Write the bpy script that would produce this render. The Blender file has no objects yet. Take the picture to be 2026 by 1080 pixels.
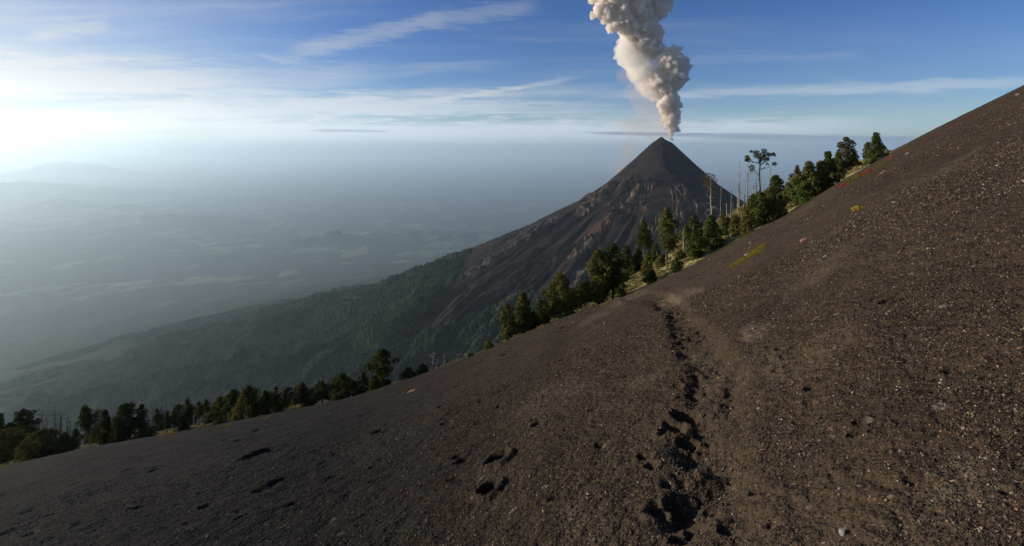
import bpy, math, random
import numpy as np
R = math.radians
C = bpy.context.scene.collection
SC = bpy.context.scene

# ------------------------------------------------------------------ camera
F, CX, HY = 928.0, 1013.0, 295.0          # focal length, centre column and horizon row of the 2026 px wide photograph
cam = bpy.data.cameras.new('camera'); co = bpy.data.objects.new('camera', cam); C.objects.link(co)
co.location = (0, 0, 0); co.rotation_euler = (R(90), 0, 0)
cam.sensor_fit = 'HORIZONTAL'; cam.sensor_width = 36.0; cam.lens = 36.0 * F / 2026.0
cam.shift_y = -(540 - HY) / 2026.0
cam.clip_start = 0.1; cam.clip_end = 700000
SC.camera = co

# ------------------------------------------------------------------ sky, sun, exposure
SUN_AZ, SUN_EL = -77.0, 10.0               # degrees, azimuth from +Y towards +X
SKY_STRENGTH, SUN_STRENGTH, EXPOSURE = 0.100, 5.0, 0.40
HAZE_DENSITY = 1.0 / 48000.0
w = bpy.data.worlds.new('World'); SC.world = w; w.use_nodes = True
w.cycles.sampling_method = 'MANUAL'; w.cycles.sample_map_resolution = 512
SC.view_settings.view_transform = 'Standard'; SC.view_settings.look = 'None'
SC.view_settings.gamma = 1; SC.view_settings.exposure = EXPOSURE
SC.cycles.use_denoising = True
SC.cycles.volume_bounces = 12; SC.cycles.max_bounces = 14; SC.cycles.diffuse_bounces = 2
SC.cycles.transparent_max_bounces = 16
SC.cycles.sample_clamp_indirect = 6
sl = bpy.data.lights.new('sun', 'SUN'); sl.energy = SUN_STRENGTH; sl.angle = R(0.5); sl.color = (1.0, 0.89, 0.75)
so = bpy.data.objects.new('sun', sl); C.objects.link(so)
so.rotation_euler = (R(90 - SUN_EL), 0, R(-SUN_AZ) + math.pi)

class NT:
    """small helper round a node tree"""
    def __init__(s, tree): s.t = tree; s.n = tree.nodes; s.l = tree.links; s.n.clear()
    def new(s, kind, **kw):
        n = s.n.new(kind)
        for k, v in kw.items(): setattr(n, k, v)
        return n
    def put(s, sock, v):
        if v is None: return
        if isinstance(v, bpy.types.NodeSocket): s.l.new(v, sock)
        elif isinstance(v, (tuple, list)):
            v = tuple(v)
            if sock.type == 'RGBA' and len(v) == 3: v = v + (1,)
            sock.default_value = v
        else: sock.default_value = v
    def m(s, op, a, b=None, c=None, clamp=False):
        n = s.new('ShaderNodeMath', operation=op); n.use_clamp = clamp
        s.put(n.inputs[0], a); s.put(n.inputs[1], b); s.put(n.inputs[2], c)
        return n.outputs[0]
    def vm(s, op, a, b=None):
        n = s.new('ShaderNodeVectorMath', operation=op)
        s.put(n.inputs[0], a); s.put(n.inputs[1], b)
        return n.outputs[0]
    def comb(s, x, y, z):
        n = s.new('ShaderNodeCombineXYZ'); s.put(n.inputs[0], x); s.put(n.inputs[1], y); s.put(n.inputs[2], z); return n.outputs[0]
    def sep(s, v):
        n = s.new('ShaderNodeSeparateXYZ'); s.put(n.inputs[0], v); return n.outputs
    def noise(s, vec, scale, detail=4, rough=0.5, dist=0.0, out=0):
        n = s.new('ShaderNodeTexNoise'); s.put(n.inputs['Vector'], vec); n.inputs['Scale'].default_value = scale
        n.inputs['Detail'].default_value = detail; n.inputs['Roughness'].default_value = rough
        n.inputs['Distortion'].default_value = dist
        return n.outputs[out]
    def vor(s, vec, scale, feature='F1', out='Distance', rnd=1.0):
        n = s.new('ShaderNodeTexVoronoi', feature=feature); s.put(n.inputs['Vector'], vec)
        n.inputs['Scale'].default_value = scale; n.inputs['Randomness'].default_value = rnd
        return n.outputs[out]
    def ramp(s, fac, a, b, lo=0.0, hi=1.0, smooth=True):
        n = s.new('ShaderNodeMapRange'); n.clamp = True
        n.interpolation_type = 'SMOOTHSTEP' if smooth else 'LINEAR'
        s.put(n.inputs[0], fac); s.put(n.inputs[1], a); s.put(n.inputs[2], b); s.put(n.inputs[3], lo); s.put(n.inputs[4], hi)
        return n.outputs[0]
    def mix(s, fac, a, b, mode='MIX'):
        n = s.new('ShaderNodeMix', data_type='RGBA', blend_type=mode)
        s.put(n.inputs[0], fac); s.put(n.inputs[6], a); s.put(n.inputs[7], b)
        return n.outputs[2]

def az_el(px, py):
    u = (px - CX) / F; v = (HY - py) / F
    return math.degrees(math.atan(u)), math.degrees(math.atan2(v, math.hypot(1, u)))

def build_world():
    N = NT(w.node_tree)
    sky = N.new('ShaderNodeTexSky', sky_type='NISHITA'); sky.sun_disc = False
    sky.sun_elevation = R(SUN_EL); sky.sun_rotation = R(SUN_AZ)
    sky.altitude = 3800; sky.air_density = 1.35; sky.dust_density = 0.35; sky.ozone_density = 3.0
    tc = N.new('ShaderNodeTexCoord').outputs['Generated']
    x, y, z = N.sep(tc)
    el = N.m('MULTIPLY', N.m('ARCSINE', z), 57.29578)
    az = N.m('MULTIPLY', N.m('ARCTAN2', x, y), 57.29578)
    # high cirrus lies on a flat layer: project the direction onto it
    zz = N.m('MAXIMUM', N.m('ADD', z, 0.06), 0.03)
    pl = N.comb(N.m('DIVIDE', x, zz), N.m('DIVIDE', y, zz), 0.0)
    warp = N.noise(pl, 0.35, 3, 0.5, 0, 1)
    plw = N.vm('ADD', pl, N.vm('MULTIPLY', warp, (1.3, 1.3, 0)))
    r1 = N.new('ShaderNodeMapping'); N.put(r1.inputs[0], plw); r1.inputs['Rotation'].default_value = (0, 0, R(-12)); r1.inputs['Scale'].default_value = (0.22, 0.9, 1)
    c1 = N.noise(r1.outputs[0], 1.0, 9, 0.62, 0.6)
    r2 = N.new('ShaderNodeMapping'); N.put(r2.inputs[0], plw); r2.inputs['Rotation'].default_value = (0, 0, R(-18)); r2.inputs['Scale'].default_value = (0.5, 3.2, 1)
    c2 = N.noise(r2.outputs[0], 1.0, 8, 0.65, 0.8)
    low = N.ramp(el, 3.0, 11.0, 1.0, 0.0)
    left = N.ramp(az, -50.0, 5.0, 1.0, 0.0)
    cover = N.m('ADD', N.m('MULTIPLY', low, 0.17), N.m('MULTIPLY', left, 0.05))
    cir = N.ramp(N.m('ADD', c1, cover), 0.44, 0.80)
    fine = N.ramp(c2, 0.35, 0.7, 0.35, 1.0)
    cir = N.m('MULTIPLY', N.m('MULTIPLY', cir, fine), N.ramp(az, 5.0, 30.0, 1.0, 0.2))
    wob = N.m('MULTIPLY', N.m('SUBTRACT', N.noise(N.comb(az, 0.0, 0.0), 0.09, 4, 0.6), 0.5), 3.0)
    ragged = N.noise(N.comb(N.m('MULTIPLY', az, 0.25), N.m('MULTIPLY', el, 2.2), 0.0), 1.0, 7, 0.65, 0.4)
    veil = N.m('MULTIPLY', N.m('MULTIPLY', N.ramp(az, -58.0, -12.0, 1.0, 0.0), N.ramp(el, 5.0, 22.0, 1.0, 0.38)), N.ramp(c1, 0.2, 0.7, 0.4, 0.75))
    total = N.m('ADD', N.m('MULTIPLY', cir, 0.7), veil)
    # single long streaks: (az0, el0, az1, el1, half thickness, strength)
    for (x0, y0, x1, y1, th, st) in STREAKS:
        a0, e0 = az_el(x0, y0); a1, e1 = az_el(x1, y1)
        t = N.ramp(az, a0, a1, 0, 1, False)
        ln = N.m('ADD', e0, N.m('MULTIPLY', t, e1 - e0))
        d = N.m('ABSOLUTE', N.m('SUBTRACT', N.m('ADD', el, N.m('MULTIPLY', wob, 0.25)), ln))
        thd = th / F * 57.3
        g = N.ramp(N.m('ADD', d, N.m('MULTIPLY', N.m('SUBTRACT', ragged, 0.5), thd * 2.2)), thd * 0.1, thd, 1, 0)
        e = 0.22 * (a1 - a0)
        g = N.m('MULTIPLY', g, N.m('MULTIPLY', N.ramp(az, a0, a0 + e, 0, 1), N.ramp(az, a1 - e, a1, 1, 0)))
        total = N.m('ADD', total, N.m('MULTIPLY', g, st))
    total = N.m('MINIMUM', total, 0.92)
    hs = N.new('ShaderNodeHueSaturation'); hs.inputs['Saturation'].default_value = 1.22; hs.inputs['Hue'].default_value = 0.521; N.put(hs.inputs['Color'], sky.outputs[0]); skyc = hs.outputs[0]
    lum = N.new('ShaderNodeRGBToBW'); N.put(lum.inputs[0], skyc)
    cl = N.m('ADD', N.m('MULTIPLY', lum.outputs[0], 1.1), 2.4)
    ccol = N.vm('MULTIPLY', N.comb(cl, cl, cl), (0.92, 1.0, 1.10))
    colr = N.mix(total, skyc, ccol)
    wm = N.m('MULTIPLY', N.ramp(az, -62.0, -12.0, 1.0, 0.0), N.ramp(el, 1.0, 15.0, 1.0, 0.0))
    colr = N.mix(wm, colr, N.vm('MULTIPLY', colr, (1.16, 0.99, 0.82)))
    # thin dark stratus ribbons low over the horizon
    for (x0, y0, x1, y1, th, st) in RIBBONS:
        a0, e0 = az_el(x0, y0); a1, e1 = az_el(x1, y1)
        t = N.ramp(az, a0, a1, 0, 1, False)
        ln = N.m('ADD', e0, N.m('MULTIPLY', t, e1 - e0))
        d = N.m('ABSOLUTE', N.m('SUBTRACT', N.m('ADD', el, N.m('MULTIPLY', wob, 0.10)), ln))
        thd = th / F * 57.3
        e = 0.3 * (a1 - a0)
        body = N.m('MULTIPLY', N.ramp(az, a0, a0 + e, 0.0, 1), N.ramp(az, a1 - e, a1, 1, 0.0))
        g = N.ramp(N.m('ADD', d, N.m('MULTIPLY', N.m('SUBTRACT', ragged, 0.5), thd * 1.6)), N.m('MULTIPLY', body, thd * 0.5), N.m('MULTIPLY', body, thd * 1.05), 1, 0)
        colr = N.mix(N.m('MULTIPLY', N.m('MULTIPLY', g, body), st), colr, (1.6, 2.0, 2.9))
    bg = N.new('ShaderNodeBackground'); N.put(bg.inputs[0], colr); bg.inputs[1].default_value = SKY_STRENGTH
    out = N.new('ShaderNodeOutputWorld'); N.l.new(bg.outputs[0], out.inputs[0])

STREAKS = [(770, 212, 1170, 148, 8, 0.45), (640, 185, 1250, 172, 14, 0.25), (540, 112, 900, 25, 24, 0.42), (820, 45, 1080, 5, 26, 0.3), (-300, 130, 800, 150, 40, 0.3), (200, 225, 1100, 195, 30, 0.35),
           (1150, 185, 2250, 148, 13, 0.42), (40, 70, 230, 45, 16, 0.3), (1300, 115, 1760, 105, 12, 0.14),
           (300, 262, 1900, 248, 34, 0.75), (480, 200, 1250, 215, 24, 0.35), (500, 105, 600, 125, 6, 0.25)]
RIBBONS = [(1120, 261, 1480, 268, 4.0, 0.9), (1300, 266, 2050, 284, 7.5, 0.85), (580, 257, 800, 260, 3.0, 0.5), (1590, 268, 1690, 270, 2.0, 0.5)]
build_world()

# ------------------------------------------------------------------ numpy helpers
def hash2(ix, iy, seed):
    h = (ix.astype(np.int64) * 374761393 + iy.astype(np.int64) * 668265263 + seed * 1274126177) & 0xffffffff
    h = ((h ^ (h >> 13)) * 1274126177) & 0xffffffff
    return (h ^ (h >> 16)) & 0xffff
GR = np.array([(math.cos(a), math.sin(a)) for a in np.linspace(0, 2 * math.pi, 65536, endpoint=False)], dtype=np.float32)
def perlin(x, y, seed=0):
    x = np.asarray(x, dtype=np.float64); y = np.asarray(y, dtype=np.float64)
    ix = np.floor(x); iy = np.floor(y); fx = x - ix; fy = y - iy
    u = fx * fx * fx * (fx * (fx * 6 - 15) + 10); v = fy * fy * fy * (fy * (fy * 6 - 15) + 10)
    def g(dx, dy):
        k = GR[hash2(ix + dx, iy + dy, seed)]
        return k[..., 0] * (fx - dx) + k[..., 1] * (fy - dy)
    a = g(0, 0); b = g(1, 0); c = g(0, 1); d = g(1, 1)
    return (a + u * (b - a) + v * (c - a) + u * v * (a - b - c + d)) * 1.5
def fbm(x, y, oct=4, seed=0, gain=0.5, lac=2.03):
    s = 0; a = 1.0
    for i in range(oct):
        s = s + a * perlin(x, y, seed + i); a *= gain; x = x * lac + 17.1; y = y * lac - 9.3
    return s
def ridged(x, y, oct=4, seed=0, gain=0.5, lac=2.03):
    s = 0; a = 1.0; wgt = 1.0
    for i in range(oct):
        n = 1 - np.abs(perlin(x, y, seed + i)) * 2; n = n * n * wgt; wgt = np.clip(n * 1.5, 0, 1)
        s = s + a * n; a *= gain; x = x * lac + 5.7; y = y * lac + 3.1
    return s
def wob1(r, wl, off, seed):
    t = np.arange(0, 9000.0, min(wl / 6, 40)); return np.interp(r, t, perlin(t / wl, t * 0 + off, seed))
def sstep(a, b, t):
    t = np.clip((t - a) / (b - a), 0, 1); return t * t * (3 - 2 * t)
def smax(a, b, k):
    h = np.clip(0.5 + 0.5 * (a - b) / k, 0, 1); return b + (a - b) * h + k * h * (1 - h)
def mesh_np(name, verts, faces_idx, loop_counts, smooth=True):
    """verts (n,3), flat loop indices, loops per face"""
    me = bpy.data.meshes.new(name)
    me.vertices.add(len(verts)); me.vertices.foreach_set('co', np.asarray(verts, np.float32).ravel())
    me.loops.add(len(faces_idx)); me.loops.foreach_set('vertex_index', np.asarray(faces_idx, np.int32))
    st = np.concatenate([[0], np.cumsum(loop_counts)[:-1]]).astype(np.int32)
    me.polygons.add(len(loop_counts)); me.polygons.foreach_set('loop_start', st)
    me.polygons.foreach_set('use_smooth', np.full(len(loop_counts), smooth))
    me.update(calc_edges=True)
    return me
def grid_mesh(name, X, Y, Z, flip=False, smooth=True):
    n, m = X.shape
    idx = np.arange(n * m).reshape(n, m)
    q = np.stack([idx[:-1, :-1], idx[:-1, 1:], idx[1:, 1:], idx[1:, :-1]], -1).reshape(-1, 4)
    if flip: q = q[:, ::-1]
    return mesh_np(name, np.stack([X, Y, Z], -1).reshape(-1, 3), q.ravel(), np.full(len(q), 4), smooth)
def attr(me, name, arr):
    a = me.attributes.new(name, 'FLOAT', 'POINT'); a.data.foreach_set('value', np.asarray(arr, np.float32).ravel())
def obj(name, me, m=None, parent=None, loc=None):
    o = bpy.data.objects.new(name, me); C.objects.link(o)
    if m is not None and me is not None: me.materials.append(m) if not me.materials else None
    if parent is not None: o.parent = parent
    if loc is not None: o.location = loc
    return o
def tag(o, label=None, cat=None, group=None, kind=None):
    if label: o['label'] = label
    if cat: o['category'] = cat
    if group: o['group'] = group
    if kind: o['kind'] = kind
    return o
def join_np(parts):
    """parts: list of (verts, loops, counts)"""
    V = []; L = []; K = []; o = 0
    for v, l, k in parts:
        V.append(v); L.append(np.asarray(l) + o); K.append(k); o += len(v)
    return np.concatenate(V), np.concatenate(L), np.concatenate(K)

def material(name):
    m = bpy.data.materials.new(name); m.use_nodes = True
    N = NT(m.node_tree); out = N.new('ShaderNodeOutputMaterial')
    return m, N, out
def principled(N, out, col, rough=0.95, bump=None, bstr=0.5, bdist=0.1, spec=0.2, normal=None):
    p = N.new('ShaderNodeBsdfPrincipled'); N.put(p.inputs['Base Color'], col); N.put(p.inputs['Roughness'], rough)
    p.inputs['Specular IOR Level'].default_value = spec
    if bump is not None:
        b = N.new('ShaderNodeBump'); b.inputs['Strength'].default_value = bstr; b.inputs['Distance'].default_value = bdist
        N.put(b.inputs['Height'], bump); N.put(p.inputs['Normal'], b.outputs[0])
    N.l.new(p.outputs[0], out.inputs[0]); return p

# ------------------------------------------------------------------ the near slope
ASH = np.array([(-700, 1040), (-300, 975), (0, 925), (150, 890), (350, 855), (560, 815), (700, 785), (830, 742), (960, 695), (1070, 645), (1170, 608),
                (1240, 582), (1280, 566), (1390, 515), (1480, 462), (1560, 425), (1640, 372), (1750, 311), (1850, 255), (2026, 168), (2400, -10), (2800, -200)], float)
TOP = np.array([(-700, 1030), (-300, 967), (0, 917), (150, 880), (350, 846), (560, 810), (700, 781), (830, 739), (960, 692), (1070, 641), (1170, 600),
                (1240, 560), (1290, 522), (1340, 482), (1400, 448), (1440, 428), (1500, 396), (1560, 380), (1620, 352), (1700, 322), (1750, 306), (1850, 254), (2026, 167.5), (2400, -11), (2800, -201)], float)
def table(T):
    us = np.linspace(-1.85, 1.9, 1500); vs = np.interp(us, (T[:, 0] - CX) / F, (HY - T[:, 1]) / F)
    k = np.hanning(47); k /= k.sum()
    return us, np.convolve(np.pad(vs, 23, mode='reflect', reflect_type='odd'), k, 'valid')
UA, VA = table(ASH); _, VT = table(TOP)
H0 = 1.7
PA, PB = 0.42, -0.44
def D1f(u): return 82 + 70 * sstep(0.72, 1.05, u) + 10 * sstep(-0.2, -0.8, u)
def D2f(u): return D1f(u) + 8 + 26 * sstep(0.1, 0.35, u) * (1 - sstep(0.72, 1.0, u)) + 10 * sstep(-.3, -.8, u)
def near_base(x, y):
    wy = np.sqrt(y * y + 1.2 ** 2); u = np.clip(x / wy, -1.84, 1.88)
    va = np.interp(u, UA, VA); vt = np.interp(u, UA, VT); d1 = D1f(u); d2 = D2f(u)
    t = np.clip((y - d1) / (d2 - d1), 0, 1); v = va + np.sin(t * math.pi / 2) * (vt - va)
    fade = sstep(-1.5, 1.5, y)
    z = PA * x + PB * y + fade * (v - (PA * u + PB)) * wy
    z = z - H0 * (1 - np.clip(y, 0, None) / d1).clip(0, 1) ** 2
    e = (y - d2).clip(0, None); z = z - (np.sqrt(1 + (e / 22) ** 2) - 1) * 22 * 0.42
    return z
def near_ray(px, py, ymax=150):
    """point of the near slope seen at a pixel of the photograph"""
    u = (px - CX) / F; v = (HY - py) / F
    ys = np.exp(np.linspace(math.log(1.2), math.log(ymax), 1200)); zs = near_base(u * ys, ys) - v * ys
    k = np.nonzero(zs > 0)[0]
    if len(k) == 0: y = float(D2f(np.array(u)))
    else:
        k = k[0]
        y = ys[k] if k == 0 else ys[k - 1] + (ys[k] - ys[k - 1]) * (-zs[k - 1]) / (zs[k] - zs[k - 1])
    return u * y, float(y)

rng = np.random.default_rng(7)
SUNV = np.array([math.sin(R(SUN_AZ)), math.cos(R(SUN_AZ))])
# foot holes: px, py, half width px, half height px, depth factor
PITS = [(985, 910, 19, 13, 1.6), (967, 968, 18, 17, 1.7), (897, 946, 14, 5, .3), (1066, 834, 12, 7, .7), (1358, 812, 22, 17, 1.2), (1335, 838, 18, 14, 1.2),
        (1314, 850, 11, 8, 1), (1362, 856, 16, 13, 1.1), (1277, 905, 13, 13, 1.2), (1290, 925, 12, 8, .9), (1611, 764, 12, 15, 1.1), (1604, 790, 9, 8, .8), (1576, 810, 8, 8, .8),
        (1590, 832, 14, 12, .6), (1694, 862, 14, 8, 1), (1705, 840, 12, 12, .7), (1902, 726, 22, 16, .7), (1990, 973, 10, 7, 1), (1545, 693, 8, 6, 1.1), (1536, 733, 7, 5, 1.1),
        (1549, 706, 5, 5, .9), (487, 909, 16, 5, .8), (522, 896, 20, 4, .8), (306, 927, 12, 4, .7), (550, 955, 18, 6, .8), (525, 969, 25, 4, .6), (474, 871, 9, 3, .8),
        (560, 865, 11, 4, .9), (510, 851, 8, 3, .8), (467, 887, 14, 3, .7), (585, 893, 9, 4, .8), (749, 849, 11, 4, .8), (755, 910, 14, 6, .7), (738, 927, 8, 6, .7), (277, 1007, 26, 4, .6),
        (17, 1055, 16, 6, .6), (650, 950, 20, 8, .4), (700, 980, 25, 10, .4), (720, 1040, 16, 6, .4), (1300, 1010, 20, 16, .8), (1335, 985, 16, 14, .9), (1380, 1040, 18, 22, .9),
        (1440, 1050, 16, 16, .8), (1350, 1060, 22, 14, .7), (1410, 970, 14, 12, .6), (1320, 960, 12, 10, .8), (1370, 770, 12, 9, 1.0), (1340, 762, 9, 6, .9), (1378, 733, 7, 6, .9),
        (1423, 741, 7, 5, .9), (1411, 730, 6, 5, .8), (1335, 655, 7, 5, 1), (1345, 622, 10, 6, 1), (1365, 628, 8, 4, 1), (1352, 608, 9, 4, 1), (1335, 600, 8, 3, 1), (1320, 588, 8, 2.5, 1),
        (1310, 584, 7, 2, .9), (1358, 645, 10, 5, 1), (1372, 655, 8, 5, .9), (1390, 640, 8, 4, .8), (1338, 680, 6, 4, .8), (1400, 652, 6, 4, .9), (1432, 608, 5, 3, .9), (1412, 600, 5, 3, .8),
        (1405, 617, 5, 3, .8), (1325, 683, 8, 4, .8), (1380, 690, 9, 6, .8), (1350, 700, 7, 5, .6), (1460, 812, 8, 5, .7), (1400, 806, 7, 5, .6), (1765, 590, 22, 5, .35), (1170, 618, 9, 3, .8),
        (1145, 633, 8, 2.5, .8), (1120, 645, 10, 2.5, .7), (1135, 690, 6, 2.5, .8), (1000, 703, 8, 2, .6), (1245, 740, 10, 6, .5), (1600, 600, 8, 5, .4), (1810, 950, 20, 20, .3),
        (1190, 880, 12, 8, .4), (1100, 990, 16, 10, .35), (1500, 960, 14, 12, .5), (1530, 1040, 14, 14, .5), (1450, 905, 10, 8, .5)]
for _ in range(110):      # the churned trail
    t = rng.random(); px = np.interp(t, [0, .15, .35, .6, 1], [1330, 1362, 1400, 1395, 1390]) + rng.normal(0, 20 + 22 * t)
    py = np.interp(t, [0, 1], [596, 1040]); s = 0.35 + 0.9 * t
    PITS.append((px, py, rng.uniform(5, 10) * s, rng.uniform(3, 7) * s, rng.uniform(.25, .6)))
for _ in range(170):      # old softened tracks on the left of the slope
    px = rng.uniform(0, 1000); ed = np.interp(px, ASH[:, 0], ASH[:, 1]); t = rng.random() ** 1.5; py = ed + 12 + t * 190
    PITS.append((px, py, rng.uniform(5, 12) * (0.5 + t), rng.uniform(1.5, 3.5) * (0.5 + t), rng.uniform(.25, .5)))
PITW = []
for px, py, a, b, dpt in PITS:
    if py <= np.interp(px, ASH[:, 0], ASH[:, 1]) + 2: continue
    x, y = near_ray(px, py); x2, y2 = near_ray(px, py - b) ; _, y3 = near_ray(px, py + b)
    rx = 1.2 * a / F * y; ry = max(0.6 * rx, min((y2 - y3) / 2, 1.6 * rx))
    PITW.append((x, y, rx, ry, 1.7 * dpt * min(rx, 0.4) * (0.38 if px < 860 else 0.78 if 1270 < px < 1455 else 1)))
def pits(X, Y):
    Z = np.zeros_like(X); M = np.zeros_like(X)
    ys = Y[:, 0]
    for x, y, rx, ry, d in PITW:
        r0, r1 = np.searchsorted(ys, [y - 2.6 * ry, y + 2.6 * ry])
        if r1 <= r0: continue
        sx = X[r0:r1]; sel = (sx > x - 2.6 * rx) & (sx < x + 2.6 * rx)
        cols = np.nonzero(sel.any(0))[0]
        if len(cols) == 0: continue
        c0, c1 = cols[0], cols[-1] + 1
        xs = X[r0:r1, c0:c1]; yy = Y[r0:r1, c0:c1]
        dx = (xs - x) / rx; dy = (yy - y) / ry
        wob = 0.22 * perlin(xs / rx * 0.9 + x * 7, yy / rx * 0.9, 5)
        q = np.sqrt(dx * dx + dy * dy) + wob
        Z[r0:r1, c0:c1] += -d * (1 - sstep(0.15, 1.1, q)) + 0.16 * d * np.exp(-((q - 1.25) / 0.28) ** 2)
        M[r0:r1, c0:c1] = np.maximum(M[r0:r1, c0:c1], 1 - sstep(0.6, 1.5, q))
    return Z, M
TRAIL = np.array([(1240, 581), (1290, 584), (1335, 600), (1352, 630), (1375, 665), (1400, 700), (1415, 750), (1405, 820), (1400, 900), (1400, 1000), (1400, 1200)], float)
def near_detail(x, y, px, py):
    y0 = np.clip(y, 0.8, None)
    z = 0.10 * fbm(x / 5.0, y / 7.0, 3, 21) * sstep(2, 14, y) + 0.045 * fbm(x / 1.3 + 3, y / 1.5, 3, 31) * (1 - sstep(60, 110, y) * .6)
    z += 0.014 * fbm(x / 0.30, y / 0.30, 2, 41) * (1 - sstep(20, 50, y))
    z += 0.010 * np.abs(fbm(x / 0.10, y / 0.10, 2, 43)) * (1 - sstep(9, 25, y))
    z += 0.006 * fbm(x / 0.035, y / 0.035, 2, 51) * (1 - sstep(4, 9, y))
    # faint downslope flow lines
    s = x * 0.64 + y * 0.77; z += 0.03 * fbm(s / 1.4, (x * .77 - y * .64) / 16, 3, 61) * sstep(5, 20, y)
    # coarse clods in bands
    c = sstep(-.2, .2, x / np.clip(y, 1, None)) * sstep(0.05, 0.5, fbm(s / 9 + 4, (x * .77 - y * .64) / 22, 3, 71)) * sstep(6, 12, y) * (1 - sstep(40, 70, y))
    z += 0.05 * c * np.abs(fbm(x / 0.35, y / 0.35, 2, 81))
    # worn trail: a shallow trench
    d = np.full(x.shape, 1e9)
    for a, b in zip(TRAIL[:-1], TRAIL[1:]):
        ab = b - a; t = np.clip(((px - a[0]) * ab[0] + (py - a[1]) * ab[1]) / (ab @ ab), 0, 1)
        d = np.minimum(d, np.hypot(px - a[0] - t * ab[0], py - a[1] - t * ab[1]))
    hw = np.interp(py, [580, 640, 760, 1080], [14, 40, 80, 130])
    tr = (1 - sstep(0.35, 1.0, d / hw)) * sstep(1.5, 3, y) * (y < 90)
    z -= tr * 0.125 * np.interp(py, [580, 700, 1080], [1.7, 1.0, 0.7])
    z += tr * 0.09 * fbm(x / 0.45, y / 0.5, 3, 91)
    return z, tr

def build_near():
    ys = np.concatenate([np.linspace(-26, 0.9, 30)[:-1], np.exp(np.linspace(math.log(0.9), math.log(24), 620))[:-1], np.exp(np.linspace(math.log(24), math.log(150), 260))[:-1], np.exp(np.linspace(math.log(150), math.log(900), 40))])
    us = np.concatenate([np.linspace(-1.8, -1.16, 60)[:-1], np.linspace(-1.16, 1.16, 1250)[:-1], np.linspace(1.16, 1.85, 60)])
    W = np.sqrt(ys * ys + 1.2 ** 2)
    X = us[None, :] * W[:, None]; Y = np.repeat(ys[:, None], len(us), 1)
    Z = near_base(X, Y)
    Yc = np.clip(Y, 0.9, None); PX = CX + F * X / Yc; PY = HY - F * Z / Yc
    dz, tr = near_detail(X, Y, PX, PY)
    pz, pm = pits(X, Y)
    U = X / W[:, None]
    edge = sstep(D1f(U) - 1.5, D1f(U) + 1.5, Y + 3 * fbm(X / 5, Y / 5, 3, 14))
    strip = sstep(0.2, 0.3, U) * (1 - sstep(0.70, 0.86, U))
    Z = Z + dz + pz + edge * 0.5 * fbm(X / 3, Y / 3, 3, 99) * strip * (1 - sstep(140, 200, Y))
    Z[-1] -= 250
    me = grid_mesh('ash_slope', X, Y, Z)
    attr(me, 'trail', tr); attr(me, 'pit', pm); attr(me, 'grass', edge * np.maximum(strip, 0.12))
    attr(me, 'warm_lit', sstep(-0.5, 0.42, U))  # browner ash to the right; left painted darker for facing the sun less
    ds = np.zeros(X.shape)
    for cx, cy, rx, ry, an, st in ((1497, 652, 30, 16, -20, 1.0), (1880, 955, 90, 55, -30, .8), (1985, 965, 20, 12, 0, .9), (1360, 580, 60, 9, -15, .8), (1235, 590, 60, 10, -28, .7), (1180, 625, 60, 8, -30, .5), (1350, 705, 35, 10, -30, .6), (1090, 790, 110, 26, -25, .45), (1290, 745, 50, 20, -25, .5), (1650, 520, 120, 14, -36, .4), (1850, 350, 160, 10, -33, .5), (1700, 430, 120, 8, -33, .45), (1120, 1040, 30, 40, 10, .6), (1540, 720, 30, 60, 0, .4), (1620, 690, 120, 30, -30, .35)):
        c_, s_ = math.cos(R(an)), math.sin(R(an)); dx = PX - cx; dy = PY - cy; p = (dx * c_ + dy * s_) / rx; q = (-dx * s_ + dy * c_) / ry
        ds = np.maximum(ds, st * (1 - sstep(0.35, 1.2, np.hypot(p, q) + 0.5 * fbm(X / (0.03 * Yc + .2), Y / (0.05 * Yc + .3), 3, 611))) * (Y > 1))
    attr(me, 'dust', ds)
    return me, (us, ys, X, Y, Z)

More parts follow.
